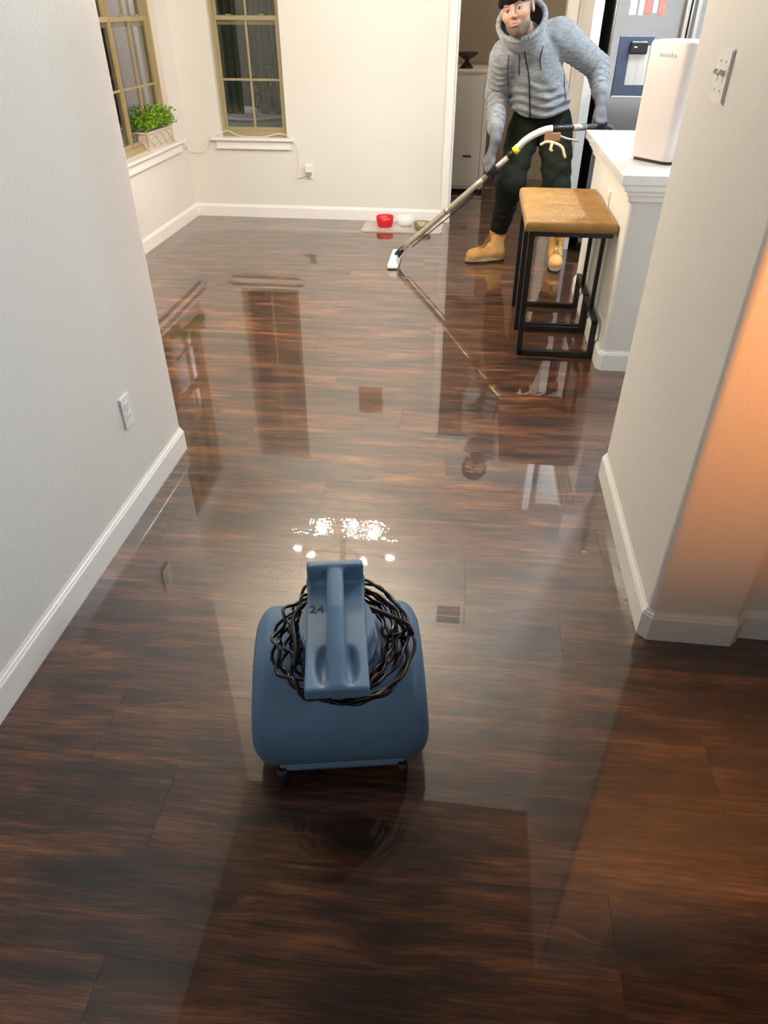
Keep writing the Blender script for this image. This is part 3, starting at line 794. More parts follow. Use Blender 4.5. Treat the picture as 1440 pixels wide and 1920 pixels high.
# ------------------------------------------------------------------ outlets and switch
def outlet(name, label, M4, group=None):
    """local: x right, z up, y out of the wall"""
    t = bpy.data.objects.new(name, None); COL.objects.link(t); t.matrix_basis = M4; t['label'] = label; t['category'] = 'outlet'
    bm = bmesh.new(); fs = prism(bm, rrect(-0.035, 0.035, -0.057, 0.057, 0.004, 3), 1, 0.0, 0.007)
    bmesh.ops.recalc_face_normals(bm, faces=bm.faces[:])
    bmesh.ops.bevel(bm, geom=[e for e in bm.edges if all(v.co.y > 0.006 for v in e.verts)], offset=0.003, segments=2, affect='EDGES')
    link('wall_plate', mesh_from_bm(bm, 'p'), M['white'], t, True)
    for zc in (-0.0195, 0.0195):
        rc = link('receptacle', PR(rrect(-0.0165, 0.0165, zc - 0.0145, zc + 0.0145, 0.006, 4), 1, 0.006, 0.0088, 0.0006, 1), M['white'], t, True)
        bm = bmesh.new(); box(bm, -0.0075, -0.0055, 0.0085, 0.0092, zc - 0.003, zc + 0.006); box(bm, 0.0055, 0.0075, 0.0085, 0.0092, zc - 0.002, zc + 0.005)
        prism(bm, [(0.0025 * math.cos(a), zc - 0.009 + 0.0025 * math.sin(a)) for a in [i * math.pi / 4 for i in range(8)]], 1, 0.0085, 0.0092)
        link('slot', mesh_from_bm(bm, 's'), M['print'], rc, True)
    bm = bmesh.new(); prism(bm, [(0.003 * math.cos(a), 0.003 * math.sin(a)) for a in [i * math.pi / 5 for i in range(10)]], 1, 0.0065, 0.0085)
    link('screw', mesh_from_bm(bm, 's'), M['white'], t, True)
    return t
def wallmat(pos, normal):
    n = Vector(normal).normalized(); z = Vector((0, 0, 1)); x = n.cross(z)
    return Matrix(((x.x, n.x, 0, pos[0]), (x.y, n.y, 0, pos[1]), (x.z, n.z, 1, pos[2]), (0, 0, 0, 1)))
outlet('wall_outlet', 'white double outlet low on grey hallway wall at left', wallmat((XL, 2.010, 0.380), (1, 0, 0)))
outlet('wall_outlet', 'white outlet on peninsula side wall behind the bar stools', wallmat((0.70, 3.955, 0.687), (-1, 0, 0)))
ob = outlet('wall_outlet', 'white outlet under the back window with a plug adapter in it', wallmat((-1.385, YB, 0.375), (0, -1, 0)))
# adapter with cord
ad = thing('power_adapter', 'small white plug adapter in outlet on nook back wall', 'adapter', (-1.385, YB - 0.035, 0.385))
link('body', BX(-1.412, -1.358, YB - 0.048, YB - 0.010, 0.372, 0.425, 0.005), M['white'], ad)
link('plug_body', BX(-1.400, -1.374, YB - 0.040, YB - 0.010, 0.338, 0.372, 0.004), simple('grey_plug_plastic', lin(0.35, 0.33, 0.31), 0.5), ad)
wc = [(-1.400, YB - 0.03, 0.36), (-1.43, YB - 0.012, 0.335), (-1.50, YB - 0.006, 0.33), (-1.47, YB - 0.006, 0.44), (-1.475, YB - 0.02, 0.54), (-1.487, YB - 0.052, 0.60), (-1.52, YB - 0.03, 0.63), (-1.62, YB + 0.02, 0.650), (-1.75, YB + 0.01, 0.628), (-1.92, YB + 0.0, 0.628), (-2.0, YB + 0.02, 0.64), (-2.06, YB + 0.02, 0.665), (-2.10, YB - 0.0, 0.655), (-2.165, YB - 0.035, 0.63), (-2.212, YB - 0.03, 0.59), (-2.24, YB - 0.006, 0.54), (-2.31, YB - 0.006, 0.50), (-2.40, YB - 0.008, 0.51), (XN + 0.006, YB - 0.05, 0.54), (XN + 0.05, YB - 0.18, 0.585), (XN + 0.03, YB - 0.25, 0.627), (XN - 0.02, YB - 0.27, 0.628)]
tag(link('white_cord', TB(smooth_path(wc, 5), 0.0032, 6), M['white'], smooth=True), 'thin white cord looping from outlet along sill of the back window to corner', 'cord')
# security camera on the side sill
sc_ = thing('security_camera', 'small white camera with black lens on side window sill right of plant', 'camera', (XN - 0.012, 6.012, 0.622), rad(25))
link('base', LT([(0.022, 0.0), (0.022, 0.006), (0.007, 0.010), (0.007, 0.075)], 0, 0, 20), M['white'], sc_, True, smooth=True)
link('body', PR(rrect(-0.027, 0.027, 0.070, 0.124, 0.010, 5), 1, -0.022, 0.022, 0.004), M['white'], sc_, True)
link('lens', PR([(0.015 * math.cos(a), 0.098 + 0.018 * math.sin(a)) for a in [i * math.pi / 10 for i in range(20)]], 1, -0.0245, -0.018), M['lens'], sc_, True)
# light switch
def light_switch():
    t = bpy.data.objects.new('light_switch', None); COL.objects.link(t); t.matrix_basis = wallmat((XR, 2.083, 1.368), (-1, 0, 0))
    tag(t, 'white wall plate with twin toggle levers high on right wall', 'switch')
    bm = bmesh.new(); prism(bm, rrect(-0.057, 0.057, -0.057, 0.057, 0.004, 3), 1, 0, 0.007)
    bmesh.ops.recalc_face_normals(bm, faces=bm.faces[:])
    bmesh.ops.bevel(bm, geom=[e for e in bm.edges if all(v.co.y > 0.006 for v in e.verts)], offset=0.0035, segments=2, affect='EDGES')
    link('wall_plate', mesh_from_bm(bm, 'p'), M['white'], t, True)
    for x in (-0.023, 0.023):
        bm = bmesh.new(); box(bm, -0.0045, 0.0045, 0.0, 0.019, -0.004, 0.006, 0.0015, 2, Matrix.Translation((x, 0.004, 0.002)) @ Matrix.Rotation(rad(28), 4, 'X')); link('toggle', mesh_from_bm(bm, 't'), M['white'], t, True)
        link('toggle_slot', PR([(x - 0.006, -0.013), (x + 0.006, -0.013), (x + 0.006, 0.013), (x - 0.006, 0.013)], 1, 0.0062, 0.0074), simple('shaded_plate_recess', lin(0.5, 0.47, 0.43), 0.5), t, True)
        for z in (-0.03, 0.03):
            bm = bmesh.new(); prism(bm, [(x + 0.003 * math.cos(a), z + 0.003 * math.sin(a)) for a in [i * math.pi / 5 for i in range(10)]], 1, 0.0065, 0.0082); link('screw', mesh_from_bm(bm, 's'), M['matgrey'], t, True)
light_switch()

# ------------------------------------------------------------------ peninsula top and trims
ct = thing('countertop', 'white stone slab counter with square edges on top of peninsula', 'countertop', (1.3, 4.07, 0.80))
link('slab', BX(0.641, 2.0, 3.385, 4.76, 0.872, 0.914, 0.004), M['quartz'], ct)
# stepped moulding below the slab
bm = bmesh.new()
for (d, z0, z1) in ((0.040, 0.846, 0.872), (0.026, 0.826, 0.848), (0.014, 0.801, 0.828)):
    box(bm, 0.70 - d, 1.95, 3.413 - d * 0.65, 4.65 + d, z0, z1, 0.004)
link('moulding', mesh_from_bm(bm, 'm'), M['trim'], ct)

# ------------------------------------------------------------------ bar stools
def seat_mesh(x0, x1, y0, y1, z0, z1):
    nx, ny = 110, 100; bm = bmesh.new(); top = []
    r = 0.022
    for j in range(ny + 1):
        row = []
        for i in range(nx + 1):
            u = i / nx; v = j / ny
            x = x0 + (x1 - x0) * u; y = y0 + (y1 - y0) * v
            ex = min(x - x0, x1 - x); ey = min(y - y0, y1 - y)
            e = min(ex, ey); dome = 0.006 * (1 - (2 * u - 1) ** 4) * (1 - (2 * v - 1) ** 4)
            z = z1 - 0.006 + dome
            if e < r: z -= (r - math.sqrt(max(0, r * r - (r - e) ** 2))) * 0.9
            # quilting: small diamond stitches
            if e > 0.02:
                a = (x - x0) / 0.040; b_ = (y - y0) / 0.034
                s1 = abs(((a + b_) % 1) - 0.5); s2 = abs(((a - b_) % 1) - 0.5)
                z -= 0.0060 * (math.exp(-((0.5 - s1) / 0.09) ** 2) + math.exp(-((0.5 - s2) / 0.09) ** 2))
            row.append(bm.verts.new((x, y, z)))
        top.append(row)
    for j in range(ny):
        for i in range(nx): bm.faces.new((top[j][i], top[j][i + 1], top[j + 1][i + 1], top[j + 1][i]))
    edge = [top[0][i] for i in range(nx + 1)] + [top[j][nx] for j in range(1, ny + 1)] + [top[ny][i] for i in range(nx - 1, -1, -1)] + [top[j][0] for j in range(ny - 1, 0, -1)]
    low = []
    for v in edge:
        low.append(bm.verts.new((v.co.x, v.co.y, z0)))
    n = len(edge)
    for i in range(n): bm.faces.new((edge[i], low[i], low[(i + 1) % n], edge[(i + 1) % n]))
    bm.faces.new(low)
    return mesh_from_bm(bm, 's')
def bar_stool(y0, label):
    y1 = y0 + 0.378; t = thing('bar_stool', label, 'stool', (0.48, (y0 + y1) / 2, 0), group='bar stools along the peninsula')
    w = 0.028; xa, xb = 0.301, 0.669; zt = 0.620
    ya, yb = y0 + w / 2, y1 - w / 2
    def bar(nm, a, b, ww=w, hh=None):
        bm = bmesh.new(); sqtube(bm, a, b, ww, hh); bmesh.ops.recalc_face_normals(bm, faces=bm.faces[:])
        bmesh.ops.bevel(bm, geom=bm.edges[:], offset=0.0018, segments=1, affect='EDGES'); return link(nm, mesh_from_bm(bm, 'b'), M['black'], t)
    for y in (ya, yb):
        bar('leg', (xa, y, 0), (xa - 0.004, y, zt))
        bar('floor_rail', (xa, y, w / 2), (xb + w / 2, y, w / 2))
        bar('footrest_post', (xb, y, w), (xb, y, 0.198))
    bar('footrest', (xb, ya - w / 2, 0.198), (xb, yb + w / 2, 0.198), 0.028, 0.022)
    ym = (ya + yb) / 2
    bar('leg', (xb, ym, 0.205), (xb, ym, zt), 0.020)
    for y in (ya, yb): bar('seat_rail', (0.284, y, zt), (0.680, y, zt), 0.024, 0.026)
    for x in (0.296, 0.668): bar('seat_rail', (x, ya, zt), (x, yb, zt), 0.024, 0.026)
    st = link('seat', seat_mesh(0.262, 0.694, y0 - 0.010, y1 + 0.004, 0.632, 0.684), M['leather'], t, smooth=True)
    return t
bar_stool(3.545, 'mustard quilted backless bar stool nearest the camera, black metal frame')
bar_stool(3.938, 'mustard quilted backless bar stool behind the nearer one, black metal frame')

# ------------------------------------------------------------------ air purifier
a0 = math.atan2(-0.787, 0.617)
ap = thing('air_purifier', 'tall white air purifier with rounded sides standing on counter', 'air purifier', (0.722, 3.804, 0.914), a0)
W_, D_, Hh = 0.235, 0.20, 0.472
link('base', PR(rrect(0.012, W_ - 0.012, 0.012, D_ - 0.012, 0.03, 6), 2, 0.0, 0.014), M['blackp'], ap, True)
bm = bmesh.new()
rings = []
for z, ins in ((0.014, 0.002), (0.018, 0.0), (Hh - 0.012, 0.0), (Hh - 0.004, 0.003), (Hh, 0.010)):
    rings.append([bm.verts.new((x, y, z)) for x, y in rrect(ins, W_ - ins, ins, D_ - ins, 0.036 - ins * 0.5, 8)])
for a, b in zip(rings, rings[1:]):
    for k in range(len(a)): bm.faces.new((a[k], a[(k + 1) % len(a)], b[(k + 1) % len(a)], b[k]))
bm.faces.new(rings[0][::-1]); bm.faces.new(rings[-1])
link('housing', mesh_from_bm(bm, 'h'), M['pinkwhite'], ap, True, smooth=False)
ap.children[-1].data.polygons.foreach_set('use_smooth', [len(p.vertices) == 4 for p in ap.children[-1].data.polygons])
link('top_grille', PR(rrect(0.028, W_ - 0.028, 0.028, D_ - 0.028, 0.03, 6), 2, Hh, Hh + 0.003), M['white'], ap, True)
def text_mesh(body, size, thick=0.0004):
    cu = bpy.data.curves.new('t', 'FONT'); cu.body = body; cu.size = size; cu.extrude = thick; cu.align_x = 'CENTER'; cu.align_y = 'CENTER'; cu.offset = 0 if body != 'mooka' else -0.0007
    ob_ = bpy.data.objects.new('t', cu); COL.objects.link(ob_); bpy.context.view_layer.update()
    me = bpy.data.meshes.new_from_object(ob_.evaluated_get(bpy.context.evaluated_depsgraph_get())); bpy.data.objects.remove(ob_); return me
me = text_mesh('mooka', 0.030)
me.transform(Matrix.Scale(1.12, 4, (1, 0, 0)))
me.transform(Matrix.Translation((W_ * 0.52, -0.0006, Hh - 0.052)) @ Matrix.Rotation(rad(90), 4, 'X'))
link('lettering', me, M['print'], ap, True)

# ------------------------------------------------------------------ refrigerator and cupboards
fr = thing('refrigerator', 'stainless side by side refrigerator with water dispenser behind the peninsula', 'refrigerator', (1.31, 5.88, 0))
FX0, FX1, FY = 0.805, 1.77, 5.50
link('cabinet', BX(FX0 + 0.004, FX1, FY + 0.065, 6.26, 0.0, 1.77, 0.006), M['blackp'], fr)
link('toe_grille', BX(FX0 + 0.01, FX1 - 0.01, FY + 0.03, FY + 0.065, 0.0, 0.07), M['blackp'], fr)
for nm, x0, x1 in (('freezer_door', FX0, 1.262), ('door', 1.270, FX1)):
    dr = link(nm, BX(x0, x1, FY, FY + 0.062, 0.075, 1.78, 0.012, 4), M['steel'], fr)
    hx = 1.235 if nm == 'freezer_door' else 1.300
    link('handle', TB(smooth_path([(hx, FY, 0.62), (hx, FY - 0.05, 0.66), (hx, FY - 0.052, 1.1), (hx, FY - 0.05, 1.62), (hx, FY, 1.66)], 5), 0.013, 12), M['steel2'], dr, smooth=True)
dp = link('dispenser', wall_boxes([(0.863, 1.075, FY - 0.012, FY + 0.002, 1.02, 1.352, 0.004)]), M['bluegrey'], fr)
link('dispenser_bay', BX(0.935, 1.06, FY - 0.0135, FY - 0.009, 1.085, 1.30, 0.001), simple('bright_dispenser_recess', lin(0.55, 0.53, 0.50), 0.3, 0.5, var=0.35, vscale=6, vec_scale=(14, 1, 0.4)), dp)
link('dispenser_spout', BX(0.93, 1.04, FY - 0.045, FY - 0.010, 1.255, 1.325, 0.008), M['blackp'], dp)
link('indicator_light', BX(0.955, 0.972, FY - 0.0465, FY - 0.0445, 1.292, 1.297), M['led'], dp)
link('lower_trim', BX(0.863, 1.075, FY - 0.016, FY, 1.012, 1.024, 0.002), M['steel2'], fr)
for (x, z, w, h, mt, lb) in ((0.912, 1.497, 0.042, 0.075, 'tooth', 'small pale photo magnet leftmost on refrigerator door'), (0.962, 1.500, 0.030, 0.085, 'tooth', 'narrow pale photo magnet second from left on refrigerator'), (1.003, 1.502, 0.038, 0.080, 'redprint', 'red and white magnet between pale ones on refrigerator'), (1.045, 1.505, 0.026, 0.07, 'tooth', 'slim pale magnet third of the pale ones on refrigerator'), (1.088, 1.498, 0.040, 0.082, 'redprint', 'reddish magnet rightmost on the freezer door')):
    tag(link('fridge_magnet', BX(x - w / 2, x + w / 2, FY - 0.004, FY - 0.0001, z - h / 2, z + h / 2, 0.001), M[mt]), lb, 'magnet', 'magnets on refrigerator door')
# tall panel beside the refrigerator and the cupboard above it
pn = thing('end_panel', 'tall white cupboard end panel left of the refrigerator', 'panel', (0.716, 5.95, 0))
link('board', BX(0.69, 0.742, 5.60, 6.30, 0.0, 2.46, 0.004), M['trim'], pn)
link('edge_bead', BX(0.684, 0.748, 5.585, 5.602, 0.0, 2.46, 0.004), M['trim'], pn)
uc = thing('upper_cabinet', 'white wall cupboard mounted above the refrigerator', 'cabinet', (1.28, 6.0, 1.86))
link('carcass', BX(0.81, 1.77, 5.72, 6.30, 1.86, 2.46, 0.003), M['trim'], uc)
for x0, x1 in ((0.815, 1.285), (1.291, 1.765)):
    d = link('door', BX(x0, x1, 5.70, 5.719, 1.865, 2.455, 0.003), M['trim'], uc)
    link('handle', TB([(x1 - 0.03 if x0 < 1 else x0 + 0.03, 5.688, 1.89), (x1 - 0.03 if x0 < 1 else x0 + 0.03, 5.688, 1.99)], 0.004, 8), M['steel2'], d)

# ------------------------------------------------------------------ laundry things
cab = thing('storage_cabinet', 'cream cabinet with low drawer pull against laundry wall, vase on top', 'cabinet', (-0.09, 7.85, 0))
link('carcass', BX(-0.30, 0.09, 7.52, 8.2, 0.03, 1.01, 0.004), M['cream'], cab)
link('top', BX(-0.31, 0.10, 7.50, 8.21, 1.01, 1.033, 0.004), M['cream'], cab)
d = link('door', BX(-0.288, 0.035, 7.502, 7.519, 0.06, 0.985, 0.004), M['cream'], cab)
link('side_stile', BX(0.042, 0.088, 7.502, 7.519, 0.06, 0.985, 0.004), M['cream'], cab)
link('handle', BX(-0.125, -0.045, 7.485, 7.503, 0.322, 0.336, 0.003), M['wicker'], d)
link('plinth', BX(-0.29, 0.08, 7.54, 8.19, 0.0, 0.03), M['dark'], cab)
vs = thing('pedestal_bowl', 'dark carved pedestal bowl standing on the cream laundry cabinet', 'bowl', (-0.142, 7.72, 1.033))
link('foot', LT([(0.062, 1.033), (0.060, 1.045), (0.045, 1.06), (0.02, 1.085), (0.018, 1.10)], -0.142, 7.72, 28), M['wicker'], vs, smooth=True)
link('bowl', LT([(0.018, 1.10), (0.05, 1.115), (0.085, 1.135), (0.098, 1.152), (0.099, 1.160), (0.09, 1.158), (0.05, 1.13), (0.0, 1.122)][:7], -0.142, 7.72, 28), M['wicker'], vs, smooth=True)
wm = thing('washing_machine', 'white front loader at left edge of the laundry doorway', 'washing machine', (-0.55, 7.05, 0))
link('cabinet', BX(-0.90, -0.236, 6.72, 7.38, 0.02, 0.96, 0.012, 3), M['cream'], wm)
link('foot', BX(-0.30, -0.26, 6.75, 6.79, 0, 0.02), M['blackp'], wm); link('foot', BX(-0.30, -0.26, 7.31, 7.35, 0, 0.02), M['blackp'], wm)
bm = bmesh.new(); prism(bm, [(7.05 + 0.19 * math.cos(a), 0.50 + 0.19 * math.sin(a)) for a in [i * math.pi / 16 for i in range(32)]], 0, -0.237, -0.214)
link('door', mesh_from_bm(bm, 'd'), M['blackp'], wm)
bm = bmesh.new(); prism(bm, [(6.95 + 0.028 * math.cos(a), 0.86 + 0.028 * math.sin(a)) for a in [i * math.pi / 8 for i in range(16)]], 0, -0.237, -0.205)
link('knob', mesh_from_bm(bm, 'k'), M['blackp'], wm)

# ------------------------------------------------------------------ planter
pa = rad(-4)
pl = thing('planter', 'whitewashed wooden lattice planter box of green foliage on side window sill', 'planter', (XN - 0.045, 5.748, 0.622), pa)
def planter():
    L_, Wd, Hb = 0.215, 0.062, 0.125; T = 0.008   # half length (y), half width (x)
    link('inner_box', BX(-Wd + T, Wd - T, -L_ + T, L_ - T, 0.0, Hb - 0.01), M['woodp'], pl, True)
    for x in (-Wd, Wd - T * 0.8):
        link('rail', BX(x, x + T, -L_, L_, 0, 0.014, 0.001), M['woodp'], pl, True); link('rail', BX(x, x + T, -L_, L_, Hb - 0.014, Hb, 0.001), M['woodp'], pl, True)
    for y in (-L_, L_ - T):
        link('rail', BX(-Wd + T, Wd - T, y, y + T, 0, 0.014, 0.001), M['woodp'], pl, True); link('rail', BX(-Wd + T, Wd - T, y, y + T, Hb - 0.014, Hb, 0.001), M['woodp'], pl, True)
        for x in (-Wd, Wd - T): link('post', BX(x, x + T, y - 0.0005, y + T + 0.0005, 0, Hb, 0.001), M['woodp'], pl, True)
    n = 4; seg = (2 * L_ - 2 * T) / n
    for i in range(n):
        ya = -L_ + T + seg * i; yb = ya + seg
        for a, b in (((Wd - 0.003, ya, 0.012), (Wd - 0.003, yb, Hb - 0.012)), ((Wd - 0.003, ya, Hb - 0.012), (Wd - 0.003, yb, 0.012))):
            bm = bmesh.new(); sqtube(bm, a, b, 0.006, 0.011); link('lattice_slat', mesh_from_bm(bm, 's'), M['woodp'], pl, True)
    for a, b in (((-Wd + T, -L_ + 0.003, 0.012), (Wd - T, -L_ + 0.003, Hb - 0.012)), ((-Wd + T, -L_ + 0.003, Hb - 0.012), (Wd - T, -L_ + 0.003, 0.012))):
        bm = bmesh.new(); sqtube(bm, a, b, 0.006, 0.011); link('lattice_slat', mesh_from_bm(bm, 's'), M['woodp'], pl, True)
    rnd = random.Random(5); bm = bmesh.new()
    for k in range(640):
        bx = rnd.uniform(-0.052, 0.052); by = rnd.uniform(-L_ + 0.01, L_ - 0.01)
        hgt = rnd.uniform(0.06, 0.165) * (1 - 0.35 * (abs(by) / L_) ** 3)
        out = Vector((bx * 0.75 + rnd.gauss(0, 0.012), (by / L_) * 0.035 + rnd.gauss(0, 0.014), 0))
        p0 = Vector((bx, by, Hb - 0.02)); p1 = p0 + Vector((0, 0, hgt)) + out
        for q in range(3):
            p = p0.lerp(p1, 0.45 + 0.27 * q); d = Vector((rnd.gauss(0, 1), rnd.gauss(0, 1), rnd.uniform(0.2, 1.6))).normalized()
            s = d.cross(Vector((rnd.gauss(0, 1), rnd.gauss(0, 1), rnd.gauss(0, 1)))).normalized(); ln = rnd.uniform(0.019, 0.034)
            m = p + d * ln * 0.5
            vs = [bm.verts.new(p), bm.verts.new(m + s * ln * 0.24), bm.verts.new(p + d * ln), bm.verts.new(m - s * ln * 0.24)]
            bm.faces.new(vs)
    f = link('foliage', mesh_from_bm(bm, 'f'), M['leaf'], pl, True); f['kind'] = 'stuff'
planter()

# ------------------------------------------------------------------ pet bowls on a mat
mt = thing('feeding_mat', 'translucent grey feeding mat with raised rim by the back wall', 'mat', (-0.565, 6.08, 0))
oo = rrect(-0.895, -0.235, 5.915, 6.245, 0.03, 5); ii = rrect(-0.878, -0.252, 5.932, 6.228, 0.02, 5)
bm = bmesh.new(); prism(bm, oo, 2, 0.0, 0.003); link('base', mesh_from_bm(bm, 'b'), M['matgrey'], mt)
bm = bmesh.new(); R4 = [[bm.verts.new((x, y, z)) for x, y in o_] for o_, z in ((oo, 0.003), (oo, 0.008), (ii, 0.008), (ii, 0.003))]
for a, b in zip(R4, R4[1:]):
    for k in range(len(a)): bm.faces.new((a[k], a[(k + 1) % len(a)], b[(k + 1) % len(a)], b[k]))
link('rim', mesh_from_bm(bm, 'r'), M['matgrey'], mt)
def bowl(name, x, y, r0, r1, h, mat, label, wall=0.003, zz=0.003, cat='bowl'):
    prof = [(r0, zz), (r0 * 1.03, zz + 0.002), (r0 + (r1 - r0) * 0.75, zz + h * 0.5), (r1, zz + h), (r1 - wall, zz + h), (r0 + (r1 - r0) * 0.75 - wall, zz + h * 0.5), (r0 - wall, zz + wall + 0.002)]
    return tag(link(name, LT(prof, x, y, 36), mat, smooth=True), label, cat)
bowl('pet_bowl', -0.718, 6.10, 0.058, 0.074, 0.082, M['red'], 'bright red plastic pet bowl on the mat', 0.004)
bowl('pet_bowl', -0.542, 6.135, 0.050, 0.088, 0.075, M['bowlglass'], 'clear glass bowl on mat next to the red bowl', 0.004)
bowl('pet_bowl', -0.398, 6.02, 0.055, 0.075, 0.060, M['clay'], 'olive metal pet bowl on mat right of the glass bowl', 0.003)

# ------------------------------------------------------------------ water droplets
rnd = random.Random(9); bm = bmesh.new()
for k in range(250):
    if k < 90: x, y = rnd.gauss(-0.38, 0.22), rnd.gauss(1.93, 0.05)
    elif k < 150: x, y = rnd.gauss(-0.56, 0.09), rnd.gauss(1.69, 0.05)
    elif k < 190: x, y = rnd.uniform(-0.7, 0.45), rnd.uniform(1.35, 3.4)
    elif k < 220: x, y = 0.570 - rnd.random() * 0.006, rnd.uniform(1.56, 1.85)
    else: x, y = -1.116 + rnd.random() * 0.006, rnd.uniform(1.85, 2.3)
    r = rnd.uniform(0.0010, 0.0028); n = 8
    sx = rnd.uniform(0.8, 1.8)
    top = bm.verts.new((x, y, 0.0001 + r * 0.55)); r1 = [bm.verts.new((x + sx * r * 0.62 * math.cos(a), y + r * 0.62 * math.sin(a), 0.0001 + r * 0.42)) for a in [i * 2 * math.pi / n for i in range(n)]]
    r2 = [bm.verts.new((x + sx * r * math.cos(a), y + r * math.sin(a), 0.0001)) for a in [i * 2 * math.pi / n for i in range(n)]]
    for i in range(n):
        bm.faces.new((top, r1[i], r1[(i + 1) % n])); bm.faces.new((r1[i], r2[i], r2[(i + 1) % n], r1[(i + 1) % n]))
    bm.faces.new(r2[::-1])
w = link('water_droplets', mesh_from_bm(bm, 'w'), M['water'], smooth=True); w['kind'] = 'stuff'; tag(w, 'scattered clear water drops on the wet wood floor', 'water')

# ------------------------------------------------------------------ air mover
def air_mover():
    t = thing('air_mover', 'scuffed blue air mover with coiled black cord on wet floor', 'air mover', (-0.213, 0.962, 0), rad(10.5))
    # housing: scroll profile (y,z) extruded across x and rounded
    prof = [(0.020, 0.042), (-0.006, 0.062), (-0.018, 0.110), (-0.010, 0.170), (0.015, 0.220), (0.055, 0.262), (0.105, 0.288), (0.160, 0.300), (0.230, 0.302), (0.270, 0.298), (0.312, 0.275), (0.330, 0.235), (0.334, 0.110), (0.332, 0.055), (0.315, 0.040)]
    bm = bmesh.new(); prof = [(y, z) for y, z in prof]
    sp = smooth_path([(0, y, z) for y, z in prof[:10]], 4); pr2 = [(p.y, p.z) for p in sp] + prof[10:]
    N = len(pr2); cyy = 0.16; czz = 0.15; rings = []
    hw = 0.208; rr_ = 0.050
    for k in range(-8, 9):
        s = -1 if k < 0 else 1; q = abs(k) / 8
        if q < 0.001: x, ins = 0, 0
        else:
            a = q * math.pi / 2
            x = s * (hw - rr_ + rr_ * math.sin(a)); ins = rr_ * (1 - math.cos(a))
        ring = []
        for i, (y, z) in enumerate(pr2):
            d = Vector((y - cyy, z - czz)); L_ = max(abs(d.x) / 0.19, abs(d.y) / 0.15)
            # inset toward centre, mostly near rounded rims
            ny = y - ins * max(-1, min(1, d.x / 0.16)); nz = z - ins * max(-1, min(1, d.y / 0.12))
            taper = 1.0 - 0.03 * max(0, (z - 0.10) / 0.2)
            ring.append(bm.verts.new((x * taper, ny, nz)))
        rings.append(ring)
    for a, b in zip(rings, rings[1:]):
        for i in range(N): bm.faces.new((a[i], a[(i + 1) % N], b[(i + 1) % N], b[i]))
    bm.faces.new(rings[0][::-1]); bm.faces.new(rings[-1])
    hsg = link('housing', mesh_from_bm(bm, 'h'), M['blue'], t, True, smooth=True)
    # bottom lip at the back
    bm = bmesh.new(); prism(bm, [(-0.011, 0.056), (-0.004, 0.064), (0.03, 0.064), (0.03, 0.040), (0.000, 0.036), (-0.011, 0.044)], 0, -0.148, 0.148)
    bmesh.ops.recalc_face_normals(bm, faces=bm.faces[:]); bmesh.ops.bevel(bm, geom=bm.edges[:], offset=0.003, segments=2, affect='EDGES')
    link('lower_lip', mesh_from_bm(bm, 'l'), M['blue'], t, True)
    # side inlet grilles
    for s in (-1, 1):
        gr = link('inlet_grille', TB([(s * 0.194, 0.16 + 0.095 * math.cos(a), 0.155 + 0.095 * math.sin(a)) for a in [i * math.pi / 16 for i in range(32)]], 0.006, 8, True), M['blackp'], t, True)
        for k in range(5):
            r_ = 0.018 + 0.017 * k
            link('grille_ring', TB([(s * 0.194, 0.16 + r_ * math.cos(a), 0.155 + r_ * math.sin(a)) for a in [i * math.pi / 12 for i in range(24)]], 0.002, 6, True), M['blackp'], gr, True)
    # outlet at the front
    ot = link('air_outlet', BX(-0.15, 0.15, 0.326, 0.350, 0.055, 0.165, 0.004), M['blue'], t, True)
    for k in range(9): link('outlet_bar', BX(-0.13 + 0.0325 * k - 0.002, -0.13 + 0.0325 * k + 0.002, 0.349, 0.354, 0.065, 0.155), M['blackp'], ot, True)
    for x, y in ((-0.143, -0.014), (0.143, -0.014), (-0.14, 0.30), (0.14, 0.30)):
        link('rubber_foot', LT([(0.011, 0.0), (0.0135, 0.003), (0.0135, 0.030), (0.011, 0.055)], x, y, 16), M['blackp'], t, True, smooth=True)
    # ribbed collar under the handle plate
    for k, (rx, z0, z1) in enumerate(((0.100, 0.298, 0.322), (0.092, 0.322, 0.345), (0.084, 0.345, 0.385))):
        link('collar_ring', PR([(rx * math.cos(a), 0.135 + rx * 1.35 * math.sin(a)) for a in [i * math.pi / 20 for i in range(40)]], 2, z0, z1, 0.004), M['blue'], t, True)
    # moulded handle: flat tray, upright far wall, grip bar with finger pockets beside it
    def rbox(p, lo, hi, r):
        c_ = (v3(lo) + v3(hi)) / 2; h_ = (v3(hi) - v3(lo)) / 2 - r
        q = np.abs(p - c_) - h_
        return np.sqrt((np.maximum(q, 0) ** 2).sum(-1)) + np.minimum(q.max(-1), 0) - r
    def handle(p):
        d = rbox(p, (-.066, -.074, .376), (.066, .267, .405), .005)
        d = smin(d, rbox(p, (-.066, .243, .376), (.066, .267, .457), .006), .014)
        a = p.copy(); a[..., 0] = np.abs(a[..., 0])
        d = smax(d, -ell(a, (.027, -.010, .409), (.017, .050, .020)), .010)
        q = p.copy(); q[..., 0] = q[..., 0] * .5
        g_ = None
        for A, B in (((0, -.060, .400), (0, .02, .420)), ((0, .02, .420), (0, .12, .438)), ((0, .12, .438), (0, .254, .4475))):
            c_ = cone(q, A, B, .0098, .0098); g_ = c_ if g_ is None else np.minimum(g_, c_)
        return smin(d, g_, .007)
    link('handle', surface(handle, *grid((-.075, -.082, .368), (.075, .275, .466), .0022)), M['blue'], t, True, smooth=True)
    me = text_mesh('24', 0.032, 0.0003); me.transform(Matrix.Translation((-0.0435, 0.155, 0.4054)) @ Matrix.Scale(1.1, 4, (1, 0, 0)))
    link('marker_number', me, M['ink'], t, True)
